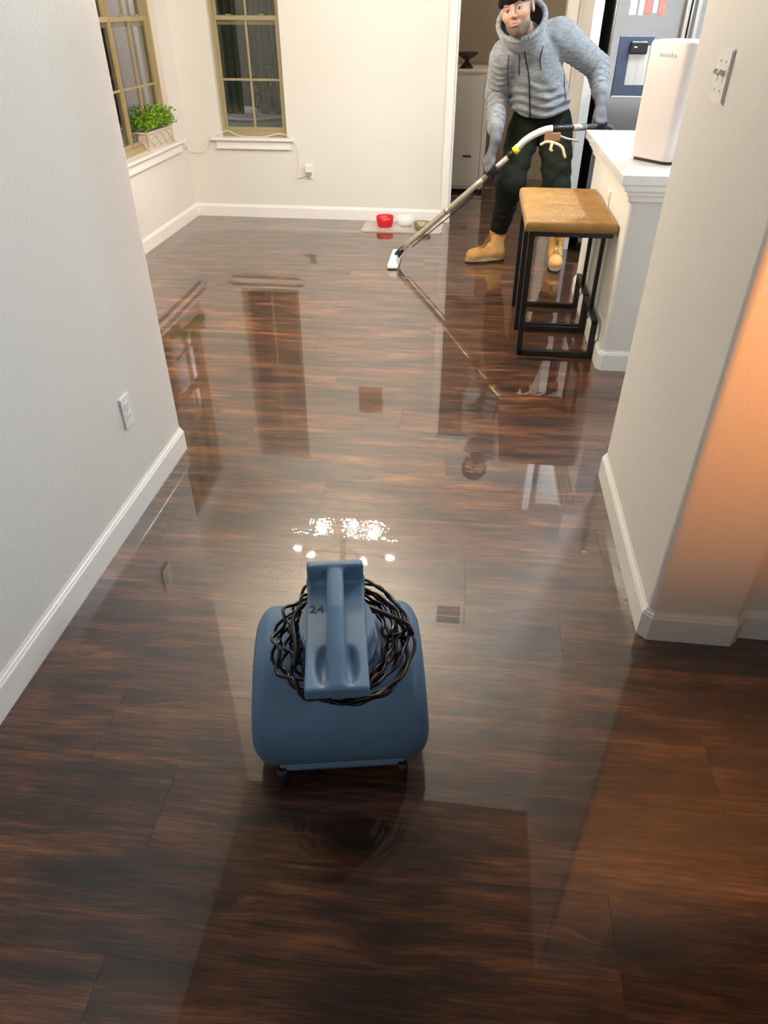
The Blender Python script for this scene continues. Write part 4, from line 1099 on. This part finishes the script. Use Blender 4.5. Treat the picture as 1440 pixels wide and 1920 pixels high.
    # cord: one long wire wound around the collar in wavy coils
    rnd = random.Random(4); turns = 10; pts = []; per = 96
    for k in range(turns * per):
        th = 2 * math.pi * k / per; lp = k // per; f = k / per
        a = th % (2 * math.pi)
        lvl = (lp % 5); ring_r = 0.094 + 0.0125 * lvl + 0.004 * math.sin(f * 2.1)
        left = max(0, -math.cos(a))
        amp = 0.0075 * left + 0.003
        wob = amp * math.sin(a * 13 + lp * 1.9) + 0.006 * math.sin(a * 3 + lp)
        rx = ring_r + wob + 0.012 * left * (lvl / 4); ry = ring_r * 1.24 + wob
        z = 0.335 + 0.0062 * (lp // 2) - 0.022 * max(0, -math.sin(a)) * 0.5 + 0.005 * math.sin(a * 11 + lp * 2.4) * (0.4 + left)
        z = max(z, 0.318)
        pts.append(Vector((rx * math.cos(a) + 0.021, 0.122 + ry * math.sin(a) * 1.03, z)))
    bm = bmesh.new(); tube(bm, pts, 0.0041, 8)
    link('power_cord', mesh_from_bm(bm, 'c'), M['cord'], t, True, smooth=True)
    tail = smooth_path([pts[-1], pts[-1] + Vector((-0.02, 0.02, 0.02)), Vector((0.05, 0.20, 0.374)), Vector((-0.05, 0.22, 0.374)), Vector((-0.098, 0.17, 0.372)), Vector((-0.090, 0.08, 0.368)), Vector((-0.092, 0.03, 0.362))], 6)
    link('cord_end', TB(tail, 0.0055, 8), M['cord'], t, True, smooth=True)
air_mover()

# ------------------------------------------------------------------ the person
def person():
    V = lambda *a: np.array(a, dtype=np.float32)
    shR, elR, wrR = V(.127, 5.00, 1.262), V(.104, 5.14, 1.051), V(.118, 4.90, .850)
    shL, elL, wrL = V(.452, 5.08, 1.362), V(.722, 5.28, 1.197), V(.752, 5.12, 1.031)
    neck, pel = V(.268, 4.965, 1.345), V(.405, 5.26, .90)
    hipR, knR, anR = V(.305, 5.26, .85), V(.240, 5.05, .545), V(.205, 5.235, .17)
    hipL, knL, anL = V(.515, 5.28, .85), V(.545, 5.07, .530), V(.613, 5.235, .17)
    hc = V(.172, 4.80, 1.488)
    F = Vector((-0.27, -0.955, -0.04)).normalized()
    Ux = Vector((-0.27, -0.02, 0.963)); Rr = F.cross(Ux).normalized(); Uz = Rr.cross(F).normalized()
    # head frame: x = picture right, y = forward, z = up
    if Rr.x < 0: Rr = -Rr
    HR = np.array([[Rr.x, F.x, Uz.x], [Rr.y, F.y, Uz.y], [Rr.z, F.z, Uz.z]], dtype=np.float32)
    HS = 1.06
    def head(p):
        q = ((p - hc) @ HR) / HS; a = q.copy(); a[..., 0] = np.abs(a[..., 0])
        d = ell(q, (0, -.012, .030), (.076, .096, .090))
        d = smin(d, ell(q, (0, .018, -.035), (.057, .070, .082)), .03)
        d = smin(d, ell(q, (0, .048, -.088), (.034, .036, .030)), .03)
        d = smin(d, ell(a, (.040, .052, -.022), (.026, .030, .026)), .02)
        d = smin(d, ell(a, (.042, .018, -.068), (.018, .036, .024)), .02)
        d = smin(d, ell(a, (.022, .080, .030), (.026, .011, .009)), .014)
        d = smax(d, -ell(a, (.031, .099, .008), (.019, .017, .012)), .012)
        d = smin(d, cone(q, (0, .083, .022), (0, .105, -.022), .0068, .0096), .010)
        d = smin(d, ell(a, (.0105, .096, -.026), (.0072, .010, .007)), .006)
        d = smin(d, ell(q, (0, .080, -.058), (.024, .0115, .014)), .012)
        d = smin(d, ell(q, (0, .0915, -.0525), (.019, .007, .0040)), .004)
        d = smin(d, ell(q, (0, .0905, -.0640), (.017, .0075, .0048)), .004)
        d = smax(d, -ell(q, (0, .0990, -.0580), (.022, .006, .0014)), .002)
        e = ell(a, (.080, -.010, .000), (.010, .020, .032)); e = smax(e, -ell(a, (.090, -.008, .002), (.008, .012, .022)), .004)
        d = smin(d, e, .006)
        return d * HS
    hb = hc + HR @ V(0, -.02, -.075)
    def body(p):
        d = cone(p, hb, neck + V(0, .02, -.01), .054, .062)
        d = smin(d, head(p), .02)
        q = p.copy(); q[..., 1] = (q[..., 1] - 5.12) * 1.35 + 5.12
        t = cone(q, (.30, 5.07, 1.24), (.385, 5.25, 1.0), .125, .100)
        d = smin(d, t, .05)
        for a, b, ra, rb in ((shR, elR, .052, .042), (elR, wrR, .036, .022), (shL, elL, .052, .042), (elL, wrL, .036, .022), (hipR, knR, .070, .050), (knR, anR, .044, .030), (hipL, knL, .070, .050), (knL, anL, .044, .030)):
            d = smin(d, cone(p, a, b, ra, rb), .03)
        for w_, h_ in ((wrR, V(.120, 4.892, .80)), (wrL, V(.757, 5.08, .955))): d = smin(d, cone(p, w_, h_, .017, .012), .01)
        for a_, f_ in ((anR, V(-.946, -.323, 0)), (anL, V(-.03, -1, 0))): d = smin(d, cone(p, a_ + V(0, 0, -.06), a_ + f_ * .10 + V(0, 0, -.115), .03, .022), .03)
        return d
    ax = np.concatenate([np.arange(-.12, .06, .014), np.arange(.06, .32, .0032), np.arange(.32, .86, .014)])
    ay = np.concatenate([np.arange(4.64, 4.92, .0034), np.arange(4.92, 5.46, .014)])
    az = np.concatenate([np.arange(.0, 1.31, .014), np.arange(1.31, 1.635, .0032)])
    me = surface(body, ax, ay, az)
    n = len(me.vertices); co = np.empty(n * 3, np.float32); me.vertices.foreach_get('co', co); co = co.reshape(-1, 3)
    q = ((co - hc) @ HR) / HS
    col = np.tile(np.array([.31, .19, .14], np.float32), (n, 1))
    def blend(w, c):
        w = np.clip(w, 0, 1)[:, None]; col[:] = col * (1 - w) + np.array(c, np.float32) * w
    blend(.55 * np.exp(-(((np.abs(q[:, 0]) - .038) / .02) ** 2 + ((q[:, 2] + .03) / .022) ** 2)), (.48, .18, .12))
    blend(.5 * np.exp(-((q[:, 0] / .014) ** 2 + ((q[:, 2] + .024) / .014) ** 2)) * (q[:, 1] > .08), (.47, .18, .12))
    jaw = np.clip((-.046 - q[:, 2]) / .022, 0, 1) * np.clip((q[:, 1] + .02) / .03, 0, 1)
    mouthw = np.exp(-((q[:, 0] / .024) ** 2 + ((q[:, 2] + .058) / .009) ** 2)) * (q[:, 1] > .08)
    blend(.9 * jaw * (1 - mouthw), (.085, .052, .038))
    mo = np.exp(-((q[:, 0] / .03) ** 4 + ((q[:, 2] + .0445) / .006) ** 2)) * (q[:, 1] > .08); blend(.45 * mo, (.16, .09, .06))
    lips = (np.exp(-((q[:, 0] / .020) ** 4 + ((q[:, 2] + .058) / .0085) ** 4))) * (q[:, 1] > .085); blend(.5 * lips, (.33, .12, .09))
    sock = np.exp(-(((np.abs(q[:, 0]) - .031) / .017) ** 2 + ((q[:, 2] - .008) / .011) ** 2)) * (q[:, 1] > .05); blend(.35 * sock, (.24, .125, .09))
    at = me.color_attributes.new('tint', 'FLOAT_COLOR', 'POINT'); at.data.foreach_set('color', np.concatenate([col, np.ones((n, 1), np.float32)], 1).ravel())
    P = link('person', me, M['skin'], smooth=True)
    tag(P, 'person in grey hooded jacket and wheat work boots, leaning over a floor wand, beside fridge', 'person')
    HM = Matrix(((HR[0][0] * HS, HR[0][1] * HS, HR[0][2] * HS, hc[0]), (HR[1][0] * HS, HR[1][1] * HS, HR[1][2] * HS, hc[1]), (HR[2][0] * HS, HR[2][1] * HS, HR[2][2] * HS, hc[2]), (0, 0, 0, 1))).copy()
    eyew = simple('eye_white', lin(.35, .32, .30), .2); iris = simple('brown_iris', lin(.035, .018, .01), .15)
    for s in (-1, 1):
        bm = bmesh.new(); bmesh.ops.create_uvsphere(bm, u_segments=20, v_segments=14, radius=.0125, matrix=HM @ Matrix.Translation((s * .031, .0748, .0065)))
        e = link('eye', mesh_from_bm(bm, 'e'), eyew, P, smooth=True)
        bm = bmesh.new(); bmesh.ops.create_uvsphere(bm, u_segments=16, v_segments=10, radius=.0078, matrix=HM @ Matrix.Translation((s * .031 + .001, .0806, .0050)))
        link('iris', mesh_from_bm(bm, 'i'), iris, e, smooth=True)
        # upper lid and brow
        lid = [HM @ Vector((s * .031 + .0165 * math.cos(a), .0868 - .004 * abs(math.cos(a)), .0080 + .0045 * math.sin(a))) for a in [rad(10 + 160 * i / 8) for i in range(9)]]
        link('eyelid', TB(lid, .0026, 8), simple('eyelid_skin', lin(.28, .15, .11), .5), P, smooth=True)
        br = [HM @ Vector((s * (.014 + .034 * i / 6), .0925 - .0095 * (i / 6) ** 2, .0275 + .006 * math.sin(math.pi * i / 7))) for i in range(7)]
        link('eyebrow', TB(br, [.0015, .0025, .003, .003, .0027, .002, .001], 8), simple('dark_brow_hair', lin(.05, .03, .022), .8), P, smooth=True)
    # knitted hat
    def hat(p):
        q = ((p - hc) @ HR) / HS
        o = ell(q, (0, -.014, .034), (.090, .110, .104)); i = ell(q, (0, -.014, .030), (.080, .100, .094))
        plane = (.032 + .10 * (q[..., 1] - .09) * .35) - q[..., 2]
        d = smax(smax(o, -i, .004), plane, .006)
        qq = np.sqrt((q[..., 0] / .086) ** 2 + ((q[..., 1] + .014) / .106) ** 2) - 1
        brim = np.sqrt((qq * .095) ** 2 + ((q[..., 2] - .046 - .035 * (q[..., 1] - .09)) / 2.1) ** 2) - .0085
        return smin(d, brim, .006) * HS
    hm = surface(hat, *grid((.03, 4.66, 1.44), (.31, 4.95, 1.66), .0045))
    link('knit_hat', hm, M['hat'], P, smooth=True)

    # jacket
    def tors(p):
        q = p.copy(); q[..., 1] = (q[..., 1] - 5.12) * 1.32 + 5.12
        d = cone(q, (.300, 5.065, 1.225), (.372, 5.20, 1.03), .162, .178)
        d = smin(d, cone(q, (.372, 5.20, 1.03), (.392, 5.24, .975), .178, .176), .04)
        d = smin(d, cone(p, (.20, 5.02, 1.28), (.40, 5.08, 1.355), .088, .092), .06)
        return d
    # hem slopes up at the sides and dips at the front
    def jacket(p):
        d = tors(p)
        z = p[..., 2]; x = p[..., 0]; y = p[..., 1]
        d = d - .0085 * np.sin(z * 120 + 2.2 * np.sin(x * 19) + 1.2 * np.sin(y * 17)) * np.clip((1.16 - z) / .12, 0, 1) - .004 * np.sin(x * 47 + z * 33 + np.sin(z * 23) * 2)
        hem = (.925 + .9 * (x - .375) ** 2 + .18 * np.clip(y - 5.05, 0, 1) - z)
        d = smax(d, hem, .02)
        d = smin(d, cone(p, shR, elR, .084, .068, .0060, 165, 1), .035)
        wr2 = wrR + (elR - wrR) * .22; wl2 = wrL + (elL - wrL) * .26
        d = smin(d, cone(p, elR, wr2, .067, .049, .0085, 175, 2), .02)
        d = smin(d, cone(p, shL, elL, .092, .072, .0050, 150, 3), .04)
        d = smin(d, cone(p, elL, wl2, .072, .049, .0080, 175, 4), .02)
        d = smin(d, cone(p, (.262, 4.985, 1.33), (.235, 4.95, 1.352), .105, .090), .03)
        d = smax(d, -cone(p, hb, hb + (neck - hb) * .35, .070, .066), .01)
        return d
    jm = surface(jacket, *grid((-.02, 4.80, .74), (.86, 5.44, 1.50), .0068))
    J = link('jacket', jm, M['jacket'], P, smooth=True)
    tre = BVHTree.FromPolygons([J.matrix_world @ v.co for v in []] or [Vector(c_) for c_ in _coords(J, P)], [list(f.vertices) for f in jm.polygons])
    def draped(pts, off=.002, n=6):
        out = []
        for q_ in smooth_path([(x, 0, z) for x, z in pts], n):
            hit = tre.ray_cast(Vector((q_.x, 4.3, q_.z)), Vector((0, 1, 0)))
            if hit[0]: out.append(hit[0] + Vector((0, -off, 0)))
        return out
    link('zipper', TB(draped([(.240, 1.290), (.256, 1.24), (.282, 1.17), (.302, 1.06), (.318, .965), (.322, .93)]), .0042, 8), M['blackp'], J, smooth=True)
    link('pocket_zip', TB(draped([(.503, 1.165), (.515, 1.10), (.533, 1.03)]), .0032, 8), M['blackp'], J, smooth=True)
    link('seam', TB(draped([(.150, 1.27), (.155, 1.20), (.168, 1.11)]), .0022, 6), M['blackp'], J, smooth=True)
    for pts_ in ([(.213, 1.27), (.217, 1.22), (.222, 1.17)], [(.345, 1.315), (.338, 1.26), (.350, 1.205), (.352, 1.195)]):
        dd = draped(pts_, .004)
        s_ = link('drawstring', TB(dd, .0026, 8), M['blackp'], J, smooth=True)
        bm = bmesh.new(); bmesh.ops.create_uvsphere(bm, u_segments=10, v_segments=8, radius=.007, matrix=Matrix.Translation(dd[-1])); link('cord_stopper', mesh_from_bm(bm, 's'), M['steel2'], s_, smooth=True)
    # hood standing round the neck, open toward the face
    HC = V(.207, 4.900, 1.438); nrm = Vector((-.22, -.60, .77)).normalized()
    hx = Vector((1, 0, 0)); hx = (hx - nrm * hx.dot(nrm)).normalized(); hy = nrm.cross(hx)
    RM = np.array([[hx.x, hy.x, nrm.x], [hx.y, hy.y, nrm.y], [hx.z, hy.z, nrm.z]], dtype=np.float32)
    def hood(p):
        q = (p - HC) @ RM
        o = ell(q, (0, 0, -.010), (.141, .156, .132)); i = ell(q, (0, 0, .010), (.120, .135, .121))
        d = smax(o, -i, .008); d = smax(d, q[..., 2] - .004, .006)
        a = np.arctan2(q[..., 1], q[..., 0])
        rr2 = np.sqrt((q[..., 0] / .132) ** 2 + (q[..., 1] / .147) ** 2) - 1
        rim = np.sqrt((rr2 * .14) ** 2 + (q[..., 2] - .004) ** 2) - (.0155 + .0016 * np.sin(a * 44))
        return smin(d, rim, .008)
    hd = link('hood', surface(hood, *grid((.05, 4.72, 1.24), (.43, 5.12, 1.60), .0052)), M['jacket'], P, smooth=True)
    def lining(p):
        q = (p - HC) @ RM
        o = ell(q, (0, 0, .010), (.122, .137, .123)); i = ell(q, (0, 0, .012), (.115, .130, .117))
        return smax(smax(o, -i, .002), q[..., 2] - .004, .003)
    link('hood_lining', surface(lining, *grid((.07, 4.74, 1.25), (.41, 5.10, 1.58), .0042)), M['navy'], hd, smooth=True)
    # trousers
    def trou(p):
        d = ell(p, (.408, 5.255, .925), (.172, .120, .12))
        d = smin(d, cone(p, hipR, knR, .108, .090, .0030, 60, 1), .05)
        d = smin(d, cone(p, hipL, knL, .112, .090, .0030, 60, 4), .05)
        d = smin(d, cone(p, knR, anR + V(0, 0, .055), .089, .063, .0048, 80, 2), .03)
        d = smin(d, cone(p, knL, anL + V(0, 0, .050), .089, .063, .0048, 80, 5), .03)
        z = p[..., 2]
        d = d - .0035 * np.sin(p[..., 0] * 34 + z * 41 + 2 * np.sin(z * 19))
        d = smax(d, .198 - z, .008)
        return smax(d, z - 1.0, .01)
    T_ = link('trousers', surface(trou, *grid((.06, 4.92, .17), (.76, 5.45, 1.01), .0072)), M['trouser'], P, smooth=True)
    # boots
    def boot(M4, nm='boot'):
        def up(p):
            d = ell(p, (0, .085, .052), (.049, .068, .046))
            d = smin(d, ell(p, (0, .005, .060), (.044, .080, .052)), .03)
            d = smin(d, ell(p, (0, -.088, .060), (.041, .050, .062)), .03)
            d = smin(d, cone(p, (0, -.062, .09), (0, -.072, .185), .050, .056), .04)
            d = smax(d, .022 - p[..., 2], .004); d = smax(d, p[..., 2] - .205 - .10 * (p[..., 1] + .07), .004)
            inn = cone(p, (0, -.066, .16), (0, -.072, .30), .046, .050)
            return smax(d, -inn, .004)
        m_ = surface(up, *grid((-.07, -.16, .0), (.07, .17, .24), .0045)); cs = [v.co.copy() for v in m_.vertices]; pf = [list(f.vertices) for f in m_.polygons]
        bt = BVHTree.FromPolygons(cs, pf); m_.transform(M4); b = link('boot', m_, M['boot'], P, smooth=True)
        out = []
        for i in range(40):
            a = 2 * math.pi * i / 40; yy = math.sin(a); w_ = .047 if yy > 0 else .041
            out.append((w_ * math.copysign(abs(math.cos(a)) ** .75, math.cos(a)), .010 + .147 * math.copysign(abs(yy) ** .85, yy)))
        bm = bmesh.new(); prism(bm, out, 2, .014, .034); bmesh.ops.transform(bm, matrix=M4, verts=bm.verts[:]); link('midsole', mesh_from_bm(bm, 's'), M['sole'], b)
        bm = bmesh.new(); pts2 = [(x * .97, y) for x, y in out]
        prism(bm, [p_ for p_ in pts2 if p_[1] > -.015], 2, .0, .014); prism(bm, [p_ for p_ in pts2 if p_[1] < -.045], 2, .0, .014)
        bmesh.ops.transform(bm, matrix=M4, verts=bm.verts[:]); link('tread', mesh_from_bm(bm, 's'), M['tread'], b)
        # padded collar, laces, toe seam
        col_ = [M4 @ Vector((.053 * math.cos(a), -.074 + .054 * math.sin(a), .199 + .0053 * math.sin(a) * 1)) for a in [i * math.pi / 12 for i in range(24)]]
        link('padded_collar', TB(col_, .0075, 8, True), simple('brown_collar_leather', lin(.45, .235, .07), .7), b, smooth=True)
        def onb(x, y, z):
            h_ = bt.find_nearest(Vector((x, y, z))); return h_[0] + h_[1].normalized() * .0025
        for k in range(6):
            y0 = .052 - k * .0115; z0 = .098 + k * .0165
            for s in (-1, 1):
                A = onb(-s * .020, y0, z0); B = onb(0, y0 + .004, z0 + .012); C = onb(s * .022, y0 - .009, z0 + .014)
                link('lace', TB([M4 @ v for v in (A, B, C)], .0030, 6), M['lace'], b, smooth=True)
        for s in (-1, 1):
            for k in range(2): link('lace', TB([M4 @ v for v in smooth_path([onb(0, .0, .17), onb(s * .02, .01, .165) + Vector((0, .012, .006)), onb(s * .026, .02, .14) + Vector((0, .008, 0)), onb(s * .018, .03, .12 - k * .02)], 4)], .0026, 6), M['lace'], b, smooth=True)
        sm = [onb(.040 * math.cos(a), .065 + .030 * math.sin(a), .094) for a in [rad(200 + 140 * i / 12) for i in range(13)]]
        link('toe_seam', TB([M4 @ v for v in [onb(-.044, .03, .05), onb(-.036, .055, .085), onb(-.018, .066, .1), onb(0, .069, .103), onb(.018, .066, .1), onb(.036, .055, .085), onb(.044, .03, .05)]], .0015, 6), simple('brown_stitching', lin(.35, .17, .04), .8), b, smooth=True)
        # dark sock
        bm = bmesh.new(); lathe(bm, [(.040, .19), (.043, .215), (.044, .245)], 0, -.072, 20); bmesh.ops.transform(bm, matrix=M4, verts=bm.verts[:]); link('sock', mesh_from_bm(bm, 'k'), M['hat'], P, smooth=True)
    def foot(cx, cy, fx, fy):
        f_ = Vector((fx, fy, 0)).normalized(); r_ = Vector((f_.y, -f_.x, 0))
        return Matrix(((r_.x, f_.x, 0, cx), (r_.y, f_.y, 0, cy), (0, 0, 1, 0), (0, 0, 0, 1)))
    boot(foot(.128, 5.212, -.946, -.323)); boot(foot(.612, 5.150, -.04, -1))
    # gloved hands closed on the wand
    def hand(T, axis, wrist, R, flip=1, mat='glove', elb=None):
        T, axis, wrist = Vector(T), Vector(axis).normalized(), Vector([float(x) for x in wrist])
        u = wrist - T; u = (u - axis * u.dot(axis)).normalized(); v = axis.cross(u) * flip
        def at(phi, r_, s): return T + u * (math.cos(phi) * r_) + v * (math.sin(phi) * r_) + axis * s
        segs = []
        rr3 = R + .011
        for s, L_, w_ in ((-.031, 1.0, .0098), (-.0105, 1.12, .0102), (.0105, 1.08, .0100), (.031, .92, .0090)):
            ph = [rad(20), rad(80 * L_), rad(150 * L_), rad(215 * L_)]
            pp = [at(ph[0], rr3 + .014, s * .9)] + [at(a, rr3 + (.004 if i == 1 else 0), s) for i, a in enumerate(ph) if i > 0]
            segs.append(('f', pp, w_))
        th = [at(rad(-5), rr3 + .022, -.030), at(rad(-60), rr3 + .006, -.030), at(rad(-120), rr3, -.012)]
        def f(p):
            d = smin(cone(p, wrist + (elb - wrist) * .25, wrist + Vector((0, 0, -.018)), .040, .034), cone(p, wrist + Vector((0, 0, -.01)), T + u * (R + .036), .030, .026), .01)
            k1 = cone(p, T + u * (R + .028) + axis * -.024, T + u * (R + .028) + axis * .024, .020, .019)
            k2 = cone(p, T + u * (R + .060) + axis * -.016, T + u * (R + .060) + axis * .016, .023, .022)
            d = smin(smin(d, k1, .02), k2, .025)
            for _, pp, w_ in segs:
                g_ = None
                for a, b in zip(pp, pp[1:]):
                    c_ = cone(p, a, b, w_, w_ * .95); g_ = c_ if g_ is None else np.minimum(g_, c_)
                d = smin(d, g_, .004)
            g_ = np.minimum(cone(p, th[0], th[1], .0125, .0115), cone(p, th[1], th[2], .0115, .0105))
            d = smin(d, g_, .010)
            return smax(d, (p @ V(0, 0, 1)) - (wrist.z + .10), .004)
        elb = Vector([float(x) for x in elb]); lo = [min(T[i], wrist[i]) - .085 for i in range(3)]; hi = [max(T[i], wrist[i]) + .125 for i in range(3)]
        g = link('glove', surface(f, *grid(lo, hi, .0034)), M[mat], P, smooth=True)
        # dark grip patches over the fingers
        def pad(p):
            d = None
            for _, pp, w_ in segs:
                for a, b in zip(pp[1:], pp[2:]):
                    c_ = cone(p, a, b, w_ + .0012, w_ + .001); d = c_ if d is None else np.minimum(d, c_)
            return d
        link('rubber_fingers', surface(pad, *grid([x - .07 for x in T], [x + .07 for x in T], .0034)), M['blackglove'], g, smooth=True)
    hand((.118, 4.874, .664), (.66, -.30, .66), wrR, .019, 1, elb=elR)
    hand((.757, 5.062, .898), (1, .22, -.05), wrL, .017, 1, elb=elL)
    return P
def _coords(o, parent):
    m = parent.matrix_basis
    return [m @ v.co for v in o.data.vertices]
person()

# ------------------------------------------------------------------ the wand
def wand():
    t = thing('floor_wand', 'metal floor cleaning wand with curved white handle, held across by person', 'wand', (-0.50, 5.08, 0))
    A, B, Cc = Vector((-.470, 5.105, .105)), Vector((-.166, 5.00, .387)), Vector((.212, 4.833, .757))
    ab = [A, A.lerp(B, .5), B, B.lerp(Cc, .5), Cc]
    link('lower_tube', TB(smooth_path([A, B, (.060, 4.900, .606)], 5), .0185, 16), M['tube'], t, smooth=True)
    link('tube_joint', TB([Vector(B) + Vector((-.010, .005, -.010)), Vector(B) + Vector((.012, -.005, .011))], .0205, 16), M['steel2'], t, smooth=True)
    link('upper_tube', TB([(.060, 4.900, .606), (.205, 4.836, .750)], .0170, 16), M['tube'], t, smooth=True)
    link('black_coupling', TB([(.205, 4.836, .750), (.236, 4.823, .782)], .0200, 16), M['blackp'], t, smooth=True)
    link('yellow_collar', TB([(.236, 4.823, .782), (.256, 4.817, .803)], .0245, 16), M['yellow'], t, smooth=True)
    link('handle_tube', TB(smooth_path([(.252, 4.819, .800), (.290, 4.806, .842), (.338, 4.80, .875), (.400, 4.80, .902), (.448, 4.80, .911)], 5), .0200, 16), M['whitetube'], t, smooth=True)
    link('black_grip', TB(smooth_path([(.444, 4.80, .911), (.50, 4.81, .913), (.572, 4.85, .911)], 5), .0175, 16), M['blackp'], t, smooth=True)
    link('hose_cuff', TB([(.566, 4.847, .911), (.655, 4.925, .908)], [.0205, .0195], 16), M['steel2'], t, smooth=True)
    link('hose', TB(smooth_path([(.650, 4.920, .908), (.70, 4.98, .903), (.757, 5.062, .898), (.86, 5.10, .86), (.98, 5.08, .62), (1.02, 5.05, .25), (1.15, 5.10, .035), (1.7, 5.25, .026), (2.6, 5.3, .026)], 7), .0155, 12), M['hose'], t, smooth=True)
    # trigger valve and cream levers hanging under the handle
    v = link('valve_body', BX(.405, .500, 4.785, 4.815, .845, .893, .008), simple('brown_valve_body', lin(.30, .17, .10), .4, .3), t)
    link('trigger', TB(smooth_path([(.385, 4.79, .823), (.42, 4.785, .842), (.47, 4.785, .835), (.515, 4.785, .815), (.535, 4.785, .775), (.545, 4.79, .755)], 4), [.008] * 5 * 4 + [.006], 8), M['cream_l'], v, smooth=True)
    link('trigger', TB([(.455, 4.785, .845), (.448, 4.785, .800), (.462, 4.785, .792)], .009, 8), M['cream_l'], v, smooth=True)
    link('solution_line', TB(smooth_path([(.49, 4.80, .875), (.54, 4.81, .858), (.615, 4.84, .842)], 4), .006, 8), M['steel2'], t, smooth=True)
    link('solution_line', TB(smooth_path([(.25, 4.83, .745), (.10, 4.91, .595), (-.02, 4.965, .47), (-.20, 5.03, .30), (-.36, 5.085, .155), (-.40, 5.10, .115)], 4), .0035, 8), M['blackp'], t, smooth=True)
    # floor head
    hd = link('floor_head', None if False else head_mesh(), M['silver'], t)
    link('lip', BX(-.560, -.500, 4.935, 5.255, .0, .008, .002), M['blackp'], hd)
    link('swivel', TB([(-.515, 5.10, .050), (-.470, 5.105, .105)], [.024, .020], 14), M['blackp'], t, smooth=True)
    link('jet_bracket', BX(-.470, -.405, 5.085, 5.097, .095, .103, .002), M['steel2'], t)
def head_mesh():
    bm = bmesh.new()
    o1 = [(-.566, 4.945), (-.552, 4.932), (-.500, 4.932), (-.490, 4.945), (-.490, 5.245), (-.500, 5.258), (-.552, 5.258), (-.566, 5.245)]
    o2 = [(-.553, 4.975), (-.545, 4.965), (-.515, 4.965), (-.507, 4.975), (-.507, 5.215), (-.515, 5.225), (-.545, 5.225), (-.553, 5.215)]
    rings = [[bm.verts.new((x, y, z)) for x, y in o] for o, z in ((o1, .008), (o1, .022), (o2, .060))]
    for a, b in zip(rings, rings[1:]):
        for k in range(8): bm.faces.new((a[k], a[(k + 1) % 8], b[(k + 1) % 8], b[k]))
    bm.faces.new(rings[0][::-1]); bm.faces.new(rings[-1]); return mesh_from_bm(bm, 'h')
wand()
